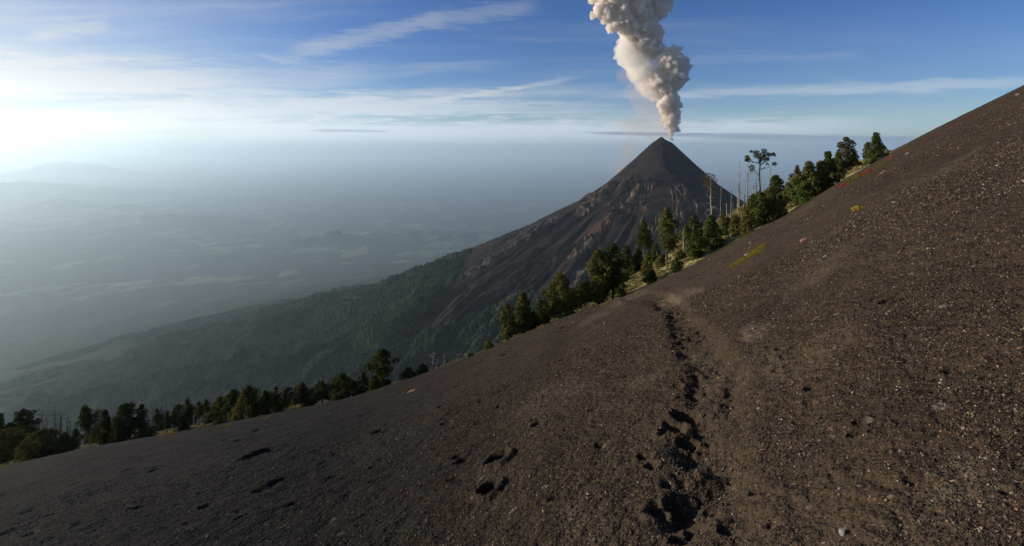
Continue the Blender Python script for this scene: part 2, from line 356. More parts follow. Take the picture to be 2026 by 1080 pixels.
def mat_ash():
    m, N, out = material('ash')
    g = N.new('ShaderNodeNewGeometry').outputs['Position']
    def at(n): a = N.new('ShaderNodeAttribute'); a.attribute_name = n; return a.outputs['Fac']
    dist = N.sep(g)[1]
    warm_lit = at('warm_lit')
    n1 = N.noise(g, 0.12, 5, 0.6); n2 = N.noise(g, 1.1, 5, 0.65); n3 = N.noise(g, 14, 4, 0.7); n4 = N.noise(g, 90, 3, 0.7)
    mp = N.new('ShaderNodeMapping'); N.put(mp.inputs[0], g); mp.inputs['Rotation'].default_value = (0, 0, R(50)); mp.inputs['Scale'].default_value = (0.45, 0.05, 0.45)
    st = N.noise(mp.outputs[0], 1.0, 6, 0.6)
    base = N.mix(warm_lit, (0.0070, 0.0067, 0.0066), (0.039, 0.0262, 0.0152))  # weaker sunlight on the left put into the base colour
    c = N.mix(N.m('MULTIPLY', N.ramp(st, 0.42, 0.72), 0.6), base, N.mix(warm_lit, (0.0098, 0.0092, 0.0086), (0.072, 0.052, 0.031)))
    c = N.mix(N.m('MULTIPLY', N.ramp(n1, 0.42, 0.7), 0.5), c, N.mix(warm_lit, (0.020, 0.016, 0.014), (0.050, 0.036, 0.028)))
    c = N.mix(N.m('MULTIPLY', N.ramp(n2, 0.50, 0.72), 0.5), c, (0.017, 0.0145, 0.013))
    big = N.noise(g, 0.35, 4, 0.6); c = N.mix(N.ramp(big, 0.52, 0.68, 0, 0.55), c, N.mix(warm_lit, (0.014, 0.013, 0.013), (0.022, 0.017, 0.014)))
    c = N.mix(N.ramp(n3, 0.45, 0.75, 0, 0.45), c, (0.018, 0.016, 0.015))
    c = N.mix(N.ramp(n4, 0.50, 0.72, 0, 0.6), c, N.mix(warm_lit, (0.030, 0.028, 0.026), (0.125, 0.096, 0.062)))
    # scattered pale and rusty grains at three sizes
    for sc, th, col, k in ((60, 0.13, (0.20, 0.17, 0.13), 1.0), (26, 0.13, (0.17, 0.14, 0.11), .9), (9, 0.10, (0.15, 0.12, 0.09), .8), (3.2, 0.08, (0.2, 0.17, 0.14), .7)):
        v = N.new('ShaderNodeTexVoronoi'); N.put(v.inputs['Vector'], g); v.inputs['Scale'].default_value = sc
        pick = N.sep(v.outputs['Color'])
        f = N.m('MULTIPLY', N.ramp(v.outputs['Distance'], th, th + 0.12, 1, 0), N.ramp(pick[0], 0.72, 0.9))
        cc = N.mix(N.ramp(pick[1], 0.75, 0.95), col, (0.22, 0.10, 0.045))
        c = N.mix(N.m('MULTIPLY', f, N.m('MULTIPLY', N.ramp(warm_lit, 0.0, 1.0, 0.45, 1.0), k)), c, cc)
    c = N.mix(N.m('MULTIPLY', at('trail'), N.ramp(n2, 0.35, 0.65, 0.15, 0.5)), c, (0.040, 0.031, 0.024))
    c = N.mix(N.m('MULTIPLY', at('dust'), N.ramp(n3, 0.3, 0.6, .45, 1)), c, (0.105, 0.080, 0.052))
    gr = N.mix(N.ramp(N.noise(g, 0.6, 4, 0.6), 0.4, 0.65), (0.20, 0.19, 0.075), (0.36, 0.30, 0.145))
    gr = N.mix(N.ramp(N.noise(g, 5, 3, 0.6), 0.45, 0.7), gr, (0.05, 0.045, 0.02))
    c = N.mix(at('grass'), c, gr)
    v1 = N.vor(g, 38); v2 = N.vor(g, 11); v3 = N.vor(g, 3.4)
    near = N.ramp(dist, 4, 16, 1, 0)
    h = N.m('ADD', N.m('MULTIPLY', N.m('MULTIPLY', v1, -0.012), near), N.m('MULTIPLY', N.m('MULTIPLY', v2, -0.035), N.ramp(dist, 15, 50, 1, 0.4)))
    h = N.m('ADD', h, N.m('MULTIPLY', v3, -0.06)); h = N.m('ADD', h, N.m('MULTIPLY', n3, 0.03)); h = N.m('ADD', h, N.m('MULTIPLY', n4, 0.005))
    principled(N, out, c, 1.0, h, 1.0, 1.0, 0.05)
    return m
near_me, NG = build_near()
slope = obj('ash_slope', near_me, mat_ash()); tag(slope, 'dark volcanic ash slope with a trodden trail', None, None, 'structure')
def near_z(x, y):
    us, ys, X, Y, Z = NG
    j = float(np.interp(y, ys, np.arange(len(ys)))); i = float(np.interp(x / math.sqrt(y * y + 1.44), us, np.arange(len(us))))
    j0 = min(int(j), len(ys) - 2); i0 = min(int(i), len(us) - 2); fj = j - j0; fi = i - i0
    return float((Z[j0, i0] * (1 - fi) + Z[j0, i0 + 1] * fi) * (1 - fj) + (Z[j0 + 1, i0] * (1 - fi) + Z[j0 + 1, i0 + 1] * fi) * fj)
def near_zv(x, y):
    us, ys, X, Y, Z = NG
    j = np.interp(y, ys, np.arange(len(ys))); i = np.interp(x / np.sqrt(y * y + 1.44), us, np.arange(len(us)))
    j0 = np.minimum(j.astype(int), len(ys) - 2); i0 = np.minimum(i.astype(int), len(us) - 2); fj = j - j0; fi = i - i0
    return (Z[j0, i0] * (1 - fi) + Z[j0, i0 + 1] * fi) * (1 - fj) + (Z[j0 + 1, i0] * (1 - fi) + Z[j0 + 1, i0 + 1] * fi) * fj

# ------------------------------------------------------------------ far terrain: volcano, valley, hills
AX, AY = 962.0, 3000.0
FR = np.array([0, 30, 60, 194, 355, 517, 808, 1002, 1325, 1551, 1810, 2036, 2295, 2700, 3300, 4200, 5200, 6500, 8500, 12000., 17000, 23000])
FZ = np.array([66, 60, 44, -82, -226, -335, -487, -590, -732, -850, -975, -1080, -1210, -1345, -1530, -1800, -2080, -2415, -2900, -3600, -4190, -4390.])
VALLEY = -4400.0
HILLS = []
def hill(px, base, top, half, stretch=1.0, ang=0.0):
    y = -VALLEY * F / (base - HY); x = (px - CX) / F * y
    HILLS.append((x, y, (base - top) / F * y, half / F * y, stretch, ang))
hill(165, 350, 332, 75, 1.0); hill(120, 350, 336, 60)
hill(60, 388, 372, 90, 1.2); hill(190, 390, 378, 90); hill(-60, 388, 368, 110)
hill(140, 412, 398, 34); hill(250, 415, 402, 20); hill(90, 412, 402, 40)
hill(300, 442, 427, 42); hill(380, 442, 428, 46); hill(215, 440, 430, 40); hill(440, 444, 435, 40)
hill(655, 487, 461, 17); hill(690, 488, 468, 25); hill(625, 486, 470, 14); hill(600, 486, 474, 16); hill(575, 487, 476, 14)
hill(780, 475, 462, 70); hill(860, 478, 464, 60); hill(930, 478, 466, 50)
hill(590, 655, 622, 32); hill(540, 650, 636, 40); hill(430, 520, 508, 50); hill(230, 700, 685, 25)
CREST = []; VLINES = []
GULLY = [(-33, 420, .8, 16), (-38, 700, .7, 14), (-43, 500, .9, 20), (-47, 900, .6, 14), (-51, 600, .9, 18), (-55, 500, .7, 16), (-58, 800, .8, 20), (-62, 450, 1.0, 24), (-66, 700, .7, 18), (-70, 500, .9, 22), (-75, 420, 1.1, 26), (-80, 800, .9, 20), (-27, 600, .7, 14), (-20, 650, .8, 14), (-12, 700, .7, 14), (-85, 600, 1, 20)]
def far_z(x, y, detail=True):
    dx = x - AX; dy = y - AY; r = np.hypot(dx, dy); ph = np.degrees(np.arctan2(dx, -dy))
    zf = np.interp(r, FR, FZ)
    # twin summit and smooth the profile
    zf = zf + 14 * np.exp(-((dx + 8) ** 2 + dy ** 2) / 22 ** 2) - 4 * np.exp(-((dx - 30) ** 2 + dy ** 2) / 30 ** 2)
    if detail:
        # a crest that leaves the summit towards the viewer; the ground drops away on its right side
        if CREST:
            cr = np.array(CREST); pc = np.interp(r, cr[:, 0], cr[:, 1]) + 1.2 * wob1(r, 60, .5, 3) * sstep(60, 200, r)
            dl = ph - pc; wrap = (1 - sstep(48, 92, ph)) * (1 - sstep(1100, 1600, r))
            zf = zf - np.interp(r, [0, 40, 150, 300, 500, 700, 1100], [0, 8, 40, 78, 95, 80, 60]) * (1 - np.exp(-np.clip(dl, 0, None) / 11.0)) * wrap
            am = np.interp(r, [0, 60, 200, 450, 700, 1100, 1500], [0, 4, 22, 46, 52, 36, 6])
            zf = zf + 0.75 * am * np.exp(-np.clip(-dl, 0, None) / 20.0) * np.exp(-(np.clip(dl, 0, None) / 14.0) ** 2) - 0.55 * am * np.exp(-((dl + 46) / 22.0) ** 2)
        for tab, wd_, dep in VLINES:
            t = np.array(tab); dl = (ph - np.interp(r, t[:, 0], t[:, 1]) - 1.0 * wob1(r, 160, wd_, 31)) / wd_
            zf = zf - dep * np.exp(-np.abs(dl)) * sstep(t[0, 0] - 150, t[0, 0] + 250, r) * (1 - sstep(t[-1, 0] + 300, t[-1, 0] + 1500, r))
        for ga, gs, gw, gd in GULLY:
            gd = gd * 1.5 if gd < 50 else gd; dl = (ph - ga - 2.0 * wob1(r, 330, ga, 33) - .5 * wob1(r, 60, ga, 34)) / (gw * 1.35)
            zf = zf - gd * np.exp(-np.abs(dl) ** 1.3) * sstep(gs, gs + 350, r) * (1 - sstep(2200, 3000, r)) + .5 * gd * np.exp(-np.abs(dl + 2) ** 2) * sstep(gs, gs + 350, r) * (1 - sstep(2200, 3000, r))
        # radial gullies that widen downhill
        wv = ph + 3.2 * fbm(r / 500, ph / 30, 3, 5)
        amp = np.interp(r, [0, 250, 500, 900, 1500, 2300, 4500, 8000], [0, 0, 3, 14, 66, 120, 90, 10])
        g1 = ridged(wv / 13.0 + 2.3, r / 4200 + 1, 3, 11, 0.55)
        g2 = ridged(wv / 4.3 + 7, r / 1600, 3, 13, 0.5)
        zf = zf + amp * (g1 - 0.9) + np.interp(r, [0, 1200, 1700], [.2, .22, .42]) * amp * (g2 - 0.8)
    r2 = np.hypot(x - 250, y + 150)
    za = np.interp(r2, [0, 250, 500, 1000, 2000, 3000, 3900, 5000, 6200, 8000, 11000, 15000], [-50, -250, -430, -750, -1220, -1520, -1780, -2120, -2520, -3150, -3950, -4390])
    if detail:
        a2 = np.arctan2(x - 250, y + 150)
        za = za + np.interp(r2, [0, 800, 2500, 6000, 9000], [0, 10, 70, 70, 10]) * (ridged(a2 * 9 + 0.8 * fbm(r2 / 900, a2 * 3, 2, 77), r2 / 3000, 4, 23) - 0.9)
    z = smax(zf, za, 70.0)
    zv = np.full(np.shape(x), VALLEY) + 0.0
    if detail:
        rr = np.hypot(x, y)
        zv = zv + 60 * fbm(x / 5200, y / 5200, 4, 33) * sstep(4000, 9000, rr) + 26 * fbm(x / 900, y / 900, 3, 35)
    for hx, hy, hh, hw, s_, a_ in HILLS:
        q = ((x - hx) / hw) ** 2 + ((y - hy) / (hw * 1.3 * s_)) ** 2
        k = q < 8
        if not k.any(): continue
        xk, yk, qk = x[k], y[k], q[k]
        zv[k] += hh * 1.05 * np.exp(-np.sqrt(qk * qk + 0.05) * 0.9) * (1 + 0.35 * fbm((xk - hx) / hw * 1.6, (yk - hy) / hw * 1.6, 4, 37))
    return smax(z, zv, 90.0)

def trace(pts, first=()):
    L = list(first)
    for px, py in pts:
        u = (px - CX) / F; v = (HY - py) / F; ys = np.linspace(3050, 1300, 3000); q = far_z(u * ys, ys) - v * ys
        k = np.nonzero(q[::-1] > 0)[0]; y = ys[::-1][k[0]] if len(k) else 3000.0; x = u * y
        L.append((math.hypot(x - AX, y - AY), math.degrees(math.atan2(x - AX, -(y - AY)))))
    L.sort(); return L
_c = trace(((1311, 300), (1311, 322), (1320, 344), (1342, 357), (1352, 375), (1358, 395), (1374, 411), (1402, 419), (1430, 424), (1441, 438), (1430, 462), (1412, 492)), [(0.0, -10.0)])
_v = [(trace(((935, 530), (860, 605), (775, 690), (720, 722))), 6.0, 105), (trace(((1040, 605), (940, 655), (870, 695), (830, 735))), 5.0, 95), (trace(((740, 640), (660, 700), (590, 740))), 4.0, 60)]
CREST = _c; VLINES = _v
def in_poly(px, py, poly):
    inside = np.zeros(px.shape, bool); n = len(poly); j = n - 1
    for i in range(n):
        xi, yi = poly[i]; xj, yj = poly[j]
        c = ((yi > py) != (yj > py)) & (px < (xj - xi) * (py - yi) / (yj - yi + 1e-12) + xi)
        inside ^= c; j = i
    return inside
# outlines of surface cover read off the photograph; they are carried onto the mountain as ground positions
FOREST_L = [(940, 492), (905, 512), (915, 535), (885, 572), (858, 600), (818, 636), (785, 664), (756, 702), (700, 740), (600, 800), (-900, 1300), (-900, 640), (200, 560), (560, 560), (750, 560)]
FOREST_R = [(1085, 575), (1010, 588), (960, 615), (905, 632), (862, 646), (822, 660), (785, 690), (700, 745), (600, 900), (1100, 900), (1200, 620)]
LAHAR = [(838, 683), (830, 700), (818, 724), (826, 726), (842, 700)]
ELL = {'rock': [(1238, 385, 42, 24, -38), (1168, 402, 34, 13, -38), (1287, 366, 13, 9, -20), (1266, 403, 9, 5, 10), (1348, 386, 22, 18, -20), (1382, 408, 14, 12, -40), (1200, 380, 26, 10, -40),
                (1340, 425, 25, 22, -30), (1285, 440, 14, 18, -60), (1310, 440, 22, 12, -60), (1160, 485, 46, 13, -38), (1228, 425, 50, 12, -35), (1146, 545, 16, 14, -40)],
       'strata': [(1075, 447, 34, 8, -31), (1035, 470, 50, 9, -33), (985, 505, 50, 8, -33), (945, 528, 40, 7, -35), (1100, 470, 60, 4, -36), (1050, 505, 70, 4, -36), (1010, 560, 60, 5, -36), (1110, 495, 50, 4, -40), (1075, 540, 60, 4, -42)],
       'red': [(1205, 432, 62, 10, -35), (1150, 470, 30, 8, -35), (1075, 525, 42, 5, -48), (1120, 510, 40, 5, -45), (1334, 382, 3, 3, 0), (1275, 412, 6, 5, 0), (1000, 540, 60, 4, -40)]}
def cover(X, Y, Z):
    PX = CX + F * X / Y; PY = HY - F * Z / Y
    jx = 9 * fbm(X / 160, Y / 160, 4, 201); jy = 9 * fbm(X / 160, Y / 160, 4, 205)
    f = in_poly(PX + jx, PY + jy, FOREST_L) | in_poly(PX + jx, PY + jy, FOREST_R)
    f &= ~in_poly(PX + .3 * jx, PY + .3 * jy, LAHAR)
    f |= (np.hypot(X - AX, Y - AY) > 2700)
    out = {}
    for k, L in ELL.items():
        a = np.zeros(X.shape)
        for cx, cy, rx, ry, an in L:
            c, s = math.cos(R(an)), math.sin(R(an)); dx = PX - cx; dy = PY - cy
            p = (dx * c + dy * s) / rx; q = (-dx * s + dy * c) / ry
            a = np.maximum(a, 1 - sstep(0.55, 1.25, np.hypot(p, q) + 0.45 * fbm(X / 90, Y / 90, 3, 207)))
        out[k] = a * (Y < 3300)
    return f.astype(float), out['rock'], out['strata'], out['red']

def build_volcano():
    ph = np.concatenate([np.linspace(-180, -128, 40)[:-1], np.linspace(-128, 110, 1150)[:-1], np.linspace(110, 180, 40)])
    rr = np.concatenate([np.linspace(0.5, 120, 30)[:-1], np.linspace(120, 2700, 470)[:-1], np.linspace(2700, 7600, 330)])
    P, Q = np.meshgrid(np.radians(ph), rr)
    X = AX + Q * np.sin(P); Y = AY - Q * np.cos(P)
    Z = far_z(X, Y)
    Yc = np.clip(Y, 200, None)
    f, rock, strata, red = cover(X, Yc, Z)
    # rock bands stand out of the ash
    fx = ridged(np.degrees(P) / 2.6 + 1.2 * perlin(X / 70, Y / 70, 9), Q / 95, 5, 301, 0.62)
    dr = Q; pd = np.degrees(P)
    rad = ridged(pd / 1.1 + 1.5 * perlin(Q / 200, pd / 5, 8), Q / 420, 3, 303, 0.6)
    Z = Z + rock * (20 * (fx - 0.8) + 10) + strata * (20 * (rad - 0.7) + 10 * (fx - .8))
    ashd = (1 - f) * np.interp(Q, [0, 300, 900, 2500], [0.2, 0.5, 2.2, 3.5])
    Z = Z + ashd * (1.0 * fbm(X / 40, Y / 40, 4, 305) + 1.2 * (ridged(pd / 0.7, Q / 900, 3, 307) - .8) * sstep(300, 700, Q))
    Z = Z + f * (10 * fbm(X / 70, Y / 70, 3, 309) * (Q < 6500) + 7)
    Z = np.where(Q > 7599, far_z(X, Y), Z)
    me = grid_mesh('volcano', X, Y, Z, flip=True)
    attr(me, 'forest', f); attr(me, 'rock', rock); attr(me, 'strata', strata); attr(me, 'red', red)
    return me, (ph, rr, Z)

def mat_volcano():
    m, N, out = material('mountain')
    g = N.new('ShaderNodeNewGeometry').outputs['Position']
    def at(n): a = N.new('ShaderNodeAttribute'); a.attribute_name = n; return a.outputs['Fac']
    n1 = N.noise(g, 0.004, 6, 0.6); n2 = N.noise(g, 0.03, 6, 0.65); n3 = N.noise(g, 0.12, 4, 0.7)
    ash = N.mix(N.ramp(n1, 0.4, 0.65), (0.008, 0.008, 0.0095), (0.016, 0.0145, 0.0145))
    ash = N.mix(N.ramp(n2, 0.45, 0.70, 0, 0.75), ash, (0.046, 0.034, 0.027)); ash = N.mix(N.ramp(N.noise(g, 0.009, 4, .6), .48, .62, 0, .6), ash, (0.036, 0.023, 0.019))
    rock = N.mix(N.ramp(n2, 0.38, 0.62), (0.055, 0.044, 0.036), (0.19, 0.135, 0.090))
    rock = N.mix(N.ramp(n3, 0.5, 0.7, 0, 0.7), rock, (0.035, 0.03, 0.03))
    red = N.mix(N.ramp(n3, 0.4, 0.65), (0.075, 0.040, 0.029), (0.155, 0.080, 0.050))
    stra = N.mix(N.ramp(n3, 0.42, 0.6), (0.035, 0.034, 0.034), (0.11, 0.09, 0.075))
    c = N.mix(N.m('MULTIPLY', at('rock'), 0.9), ash, rock)
    c = N.mix(N.m('MULTIPLY', at('strata'), 0.85), c, stra)
    c = N.mix(N.m('MULTIPLY', at('red'), 0.65), c, red)
    fr = N.mix(N.ramp(n2, 0.4, 0.65), (0.009, 0.018, 0.012), (0.020, 0.030, 0.016))
    fr = N.mix(N.ramp(n1, 0.55, 0.7, 0, .7), fr, (0.060, 0.075, 0.030))
    dv = N.new('ShaderNodeVectorMath', operation='DISTANCE'); N.put(dv.inputs[0], g); dv.inputs[1].default_value = (AX, AY, 0)
    fld = N.new('ShaderNodeTexVoronoi', distance='CHEBYCHEV'); mp = N.new('ShaderNodeMapping'); N.put(mp.inputs[0], g); mp.inputs['Rotation'].default_value = (0, 0, R(24)); mp.inputs['Scale'].default_value = (0.0042, 0.0026, 0)
    N.put(fld.inputs['Vector'], mp.outputs[0]); fld.inputs['Scale'].default_value = 1.0; pick = N.sep(fld.outputs['Color'])
    fm = N.m('MULTIPLY', N.m('MULTIPLY', N.ramp(pick[0], 0.35, 0.45), N.ramp(N.noise(g, 0.0009, 5, .6), 0.50, 0.60)), N.ramp(dv.outputs['Value'], 4200, 6500))
    fr = N.mix(fm, fr, N.mix(pick[1], (0.024, 0.036, 0.018), (0.044, 0.052, 0.026)))
    c = N.mix(at('forest'), c, fr)
    h = N.m('MULTIPLY', N.vor(g, 0.09), N.m('MULTIPLY', at('forest'), -7.0))
    h = N.m('ADD', h, N.m('MULTIPLY', n3, N.m('ADD', 1.0, N.m('MULTIPLY', at('rock'), 6.0))))
    h = N.m('ADD', h, N.m('MULTIPLY', n2, 5.0))
    principled(N, out, c, 1.0, h, 1.0, 1.0, 0.05)
    return m
vme, VG = build_volcano()
vol = obj('volcano', vme, mat_volcano()); tag(vol, 'steep dark ash cone volcano with forested lower flanks', None, None, 'structure')

def build_valley():
    ph = np.concatenate([np.linspace(-180, -60, 60)[:-1], np.linspace(-60, 60, 240)[:-1], np.linspace(60, 120, 60)[:-1], np.linspace(120, 300 - 120, 60)])
    # azimuth 0 here points back at the viewer; the valley seen lies on the far side and to the left
    ph = np.linspace(-180, 180, 1100)
    rr = np.exp(np.linspace(math.log(7600), math.log(230000), 440))
    P, Q = np.meshgrid(np.radians(ph), rr)
    X = AX + Q * np.sin(P); Y = AY - Q * np.cos(P)
    Z = far_z(X, Y)
    return grid_mesh('valley_floor', X, Y, Z, flip=True)
def mat_valley():
    m, N, out = material('valley')
    g = N.new('ShaderNodeNewGeometry').outputs['Position']
    n1 = N.noise(g, 0.0004, 6, 0.6); n2 = N.noise(g, 0.003, 6, 0.65); n3 = N.noise(g, 0.02, 5, 0.7)
    c = N.mix(N.ramp(n2, 0.4, 0.65), (0.009, 0.018, 0.012), (0.028, 0.042, 0.020)); c = N.mix(N.ramp(N.noise(g, 0.0011, 4, .6), .5, .58, 0, .7), c, (0.008, 0.015, 0.012))
    # farm fields in patches
    fld = N.new('ShaderNodeTexVoronoi', distance='CHEBYCHEV'); mp = N.new('ShaderNodeMapping'); N.put(mp.inputs[0], g); mp.inputs['Rotation'].default_value = (0, 0, R(24)); mp.inputs['Scale'].default_value = (0.0016, 0.0011, 0)
    N.put(fld.inputs['Vector'], mp.outputs[0]); fld.inputs['Scale'].default_value = 1.0
    pick = N.sep(fld.outputs['Color'])
    fc = N.mix(pick[1], (0.075, 0.105, 0.038), (0.15, 0.155, 0.065)); 
    fm = N.m('MULTIPLY', N.m('MULTIPLY', N.ramp(pick[0], 0.45, 0.55), N.ramp(n1, 0.50, 0.60)), N.m('MULTIPLY', N.ramp(n2, 0.33, 0.45), N.ramp(N.sep(g)[1], 9000, 14000)))
    c = N.mix(fm, c, fc)
    c = N.mix(N.m('MULTIPLY', N.ramp(n3, 0.60, 0.66), N.ramp(n2, 0.55, 0.65)), c, (0.11, 0.12, 0.06))
    h = N.m('ADD', N.m('MULTIPLY', n3, 40.0), N.m('MULTIPLY', n2, 120.0))
    principled(N, out, c, 1.0, h, 0.8, 1.0, 0.05)
    return m
val = obj('valley_floor', build_valley(), mat_valley()); tag(val, 'hazy farmland valley and distant hills', None, None, 'structure')

# ------------------------------------------------------------------ forest canopy on the flanks (nobody could count it)
def build_forest():
    n = 520000
    u = rng.uniform(-1.22, 0.22, n); y = 1500 * (6900 / 1500) ** rng.random(n); x = u * y
    keep = rng.random(n) < (y / 6200) ** 0.9 * 1.0 + 0.25
    x, y, u = x[keep], y[keep], u[keep]
    z = vol_z(x, y)
    vz = z / y; sil = np.interp(u, UA, VT)
    py = HY - F * vz
    ok = (vz > sil - 0.02) & (np.hypot(x - AX, y - AY) < 7400)
    x, y, z = x[ok], y[ok], z[ok]
    f, rock, st, rd = cover(x, y, z)
    ok = (f > 0.5) & (fbm(x / 300, y / 300, 3, 401) > -0.75) & ((np.hypot(x - AX, y - AY) < 4700) | (fbm(x / 900, y / 700, 4, 403) > 0.02)); x, y, z = x[ok], y[ok], z[ok]
    n = len(x)
    print('forest crowns', n)
    k = 5; a = np.arange(k) / k * 2 * math.pi
    s = rng.uniform(4.5, 10.5, n) * np.interp(y, [1500, 6000], [0.9, 1.6]); hh = s * rng.uniform(0.9, 1.7, n); rot = rng.uniform(0, 6.28, n)
    V = np.zeros((n, 11, 3))
    V[:, 0] = np.stack([x, y, z + hh * 1.25], -1)
    for j in range(k):
        j1 = rng.uniform(0.8, 1.2, n); j2 = rng.uniform(0.8, 1.2, n)
        V[:, 1 + j] = np.stack([x + s * .68 * j1 * np.cos(rot + a[j]), y + s * .68 * j1 * np.sin(rot + a[j]), z + hh * 0.92 * j1], -1)
        V[:, 6 + j] = np.stack([x + s * j2 * np.cos(rot + a[j] + .6), y + s * j2 * np.sin(rot + a[j] + .6), z - 1 + hh * 0.05], -1)
    tri = np.array([[0, 1 + j, 1 + (j + 1) % k] for j in range(k)]); quad = []
    for j in range(k):
        quad += [[1 + j, 6 + j, 1 + (j + 1) % k], [1 + (j + 1) % k, 6 + j, 6 + (j + 1) % k]]
    T = np.concatenate([tri, np.array(quad)])
    L = (T[None] + (np.arange(n) * 11)[:, None, None]).reshape(-1)
    return mesh_np('forest', V.reshape(-1, 3), L, np.full(n * len(T), 3), True)
def vol_z(x, y):
    ph, rr, Z = VG
    r = np.hypot(x - AX, y - AY); p = np.degrees(np.arctan2(x - AX, -(y - AY)))
    j = np.interp(r, rr, np.arange(len(rr))); i = np.interp(p, ph, np.arange(len(ph)))
    j0 = np.minimum(j.astype(int), len(rr) - 2); i0 = np.minimum(i.astype(int), len(ph) - 2); fj = j - j0; fi = i - i0
    return (Z[j0, i0] * (1 - fi) + Z[j0, i0 + 1] * fi) * (1 - fj) + (Z[j0 + 1, i0] * (1 - fi) + Z[j0 + 1, i0 + 1] * fi) * fj
def mat_leaf(name, a, b, c=None, trans=0.25, scale=0.02):
    m, N, out = material(name)
    g = N.new('ShaderNodeNewGeometry')
    col = N.mix(g.outputs['Random Per Island'], a, b)
    if c: col = N.mix(N.ramp(N.noise(g.outputs['Position'], scale, 4, 0.6), 0.48, 0.66, 0, .8), col, c)
    d = N.new('ShaderNodeBsdfDiffuse'); N.put(d.inputs[0], col)
    t = N.new('ShaderNodeBsdfTranslucent'); N.put(t.inputs[0], col)
    mx = N.new('ShaderNodeMixShader'); mx.inputs[0].default_value = trans
    N.l.new(d.outputs[0], mx.inputs[1]); N.l.new(t.outputs[0], mx.inputs[2]); N.l.new(mx.outputs[0], out.inputs[0])
    return m
fo = obj('forest', build_forest(), mat_leaf('forest_leaf', (0.008, 0.020, 0.014), (0.026, 0.042, 0.024), (0.050, 0.064, 0.028), 0.05, 0.006))
tag(fo, 'dense dark green forest covering the lower volcano flanks', 'forest', None, 'stuff')

# ------------------------------------------------------------------ vegetation builders
def tube(pts, rad, k=6):
    pts = np.asarray(pts, float); rad = np.asarray(rad, float); n = len(pts)
    d = np.gradient(pts, axis=0); d /= np.linalg.norm(d, axis=1)[:, None] + 1e-9
    ref = np.array([0.3, 1, 0.1]) if abs(d[0][2]) > 0.7 else np.array([0, 0, 1.0])
    a = np.cross(d, ref); a /= np.linalg.norm(a, axis=1)[:, None] + 1e-9; b = np.cross(d, a)
    t = np.arange(k) / k * 2 * math.pi
    V = pts[:, None] + rad[:, None, None] * (a[:, None] * np.cos(t)[None, :, None] + b[:, None] * np.sin(t)[None, :, None])
    idx = np.arange(n * k).reshape(n, k); nx = np.roll(idx, -1, 1)
    q = np.stack([idx[:-1], nx[:-1], nx[1:], idx[1:]], -1).reshape(-1, 4)
    L = np.concatenate([q.ravel(), idx[0][::-1], idx[-1]])
    return V.reshape(-1, 3), L, np.concatenate([np.full(len(q), 4), [k, k]])
def limb(r, p0, dirv, length, r0, up=0.3, n=5, jit=0.12, k=5, tip=0.15):
    d = np.array(dirv, float); d /= np.linalg.norm(d); p = np.array(p0, float); P = [p.copy()]; Rr = [r0]
    for i in range(n):
        d = d + np.array([r.normal(0, jit), r.normal(0, jit), r.normal(0, jit) + up / n]); d /= np.linalg.norm(d)
        p = p + d * length / n; P.append(p.copy()); Rr.append(r0 * (1 - (1 - tip) * (i + 1) / n))
    return tube(P, Rr, k), P
def tufts(r, centres, radii, per, size, up=0.35):
    """needle tufts: small bent triangles and quads on and in each clump"""
    V = []; 
    for c, rad, n in zip(centres, radii, per):
        n = int(n)
        d = r.normal(size=(n, 3)); d[:, 2] += up; d /= np.linalg.norm(d, axis=1)[:, None]
        q = rad * (0.45 + 0.6 * r.random(n) ** 0.5)
        p = c + d * q[:, None] * np.array([1, 1, 0.8])
        dn = d + r.normal(size=(n, 3)) * 0.42; dn /= np.linalg.norm(dn, axis=1)[:, None]
        stick = r.random(n) < 0.3; dn[stick] = np.cross(d, r.normal(size=(n, 3)))[stick]; dn /= np.linalg.norm(dn, axis=1)[:, None] + 1e-9
        t = np.cross(dn, r.normal(size=(n, 3))); t /= np.linalg.norm(t, axis=1)[:, None] + 1e-9; b = np.cross(dn, t)
        s = size * r.uniform(0.5, 1.3, n)[:, None] * 0.62
        V.append(np.stack([p - t * s * 0.55 - b * s * .7, p + t * s * 0.62 - b * s * .5, p + b * s * 1.0 + t * s * .25, p + b * s * 0.6 - t * s * 0.5], 1))
    V = np.concatenate(V); n = len(V)
    return V.reshape(-1, 3), np.arange(n * 4), np.full(n, 4)
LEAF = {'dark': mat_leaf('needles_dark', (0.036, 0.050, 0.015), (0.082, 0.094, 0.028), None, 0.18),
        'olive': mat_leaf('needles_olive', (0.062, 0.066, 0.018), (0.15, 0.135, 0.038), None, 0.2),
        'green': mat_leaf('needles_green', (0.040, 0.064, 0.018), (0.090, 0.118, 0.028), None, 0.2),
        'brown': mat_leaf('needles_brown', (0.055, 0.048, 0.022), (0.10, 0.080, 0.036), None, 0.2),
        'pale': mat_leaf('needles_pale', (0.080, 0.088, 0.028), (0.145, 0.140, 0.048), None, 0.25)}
def mat_bark(name, a, b):
    m, N, out = material(name)
    g = N.new('ShaderNodeNewGeometry').outputs['Position']
    mp = N.new('ShaderNodeMapping'); N.put(mp.inputs[0], g); mp.inputs['Scale'].default_value = (6, 6, 1.2)
    n = N.noise(mp.outputs[0], 1, 5, .65)
    principled(N, out, N.mix(N.ramp(n, .38, .62), a, b), 0.9, n, 0.6, 0.05)
    return m
BARK = {'bark': mat_bark('bark', (0.045, 0.034, 0.026), (0.13, 0.10, 0.08)), 'grey': mat_bark('dead_wood', (0.06, 0.052, 0.045), (0.22, 0.20, 0.175)),
        'dark': mat_bark('burnt_wood', (0.020, 0.017, 0.015), (0.065, 0.055, 0.050)), 'white': mat_bark('bleached_wood', (0.14, 0.125, 0.11), (0.34, 0.31, 0.28))}

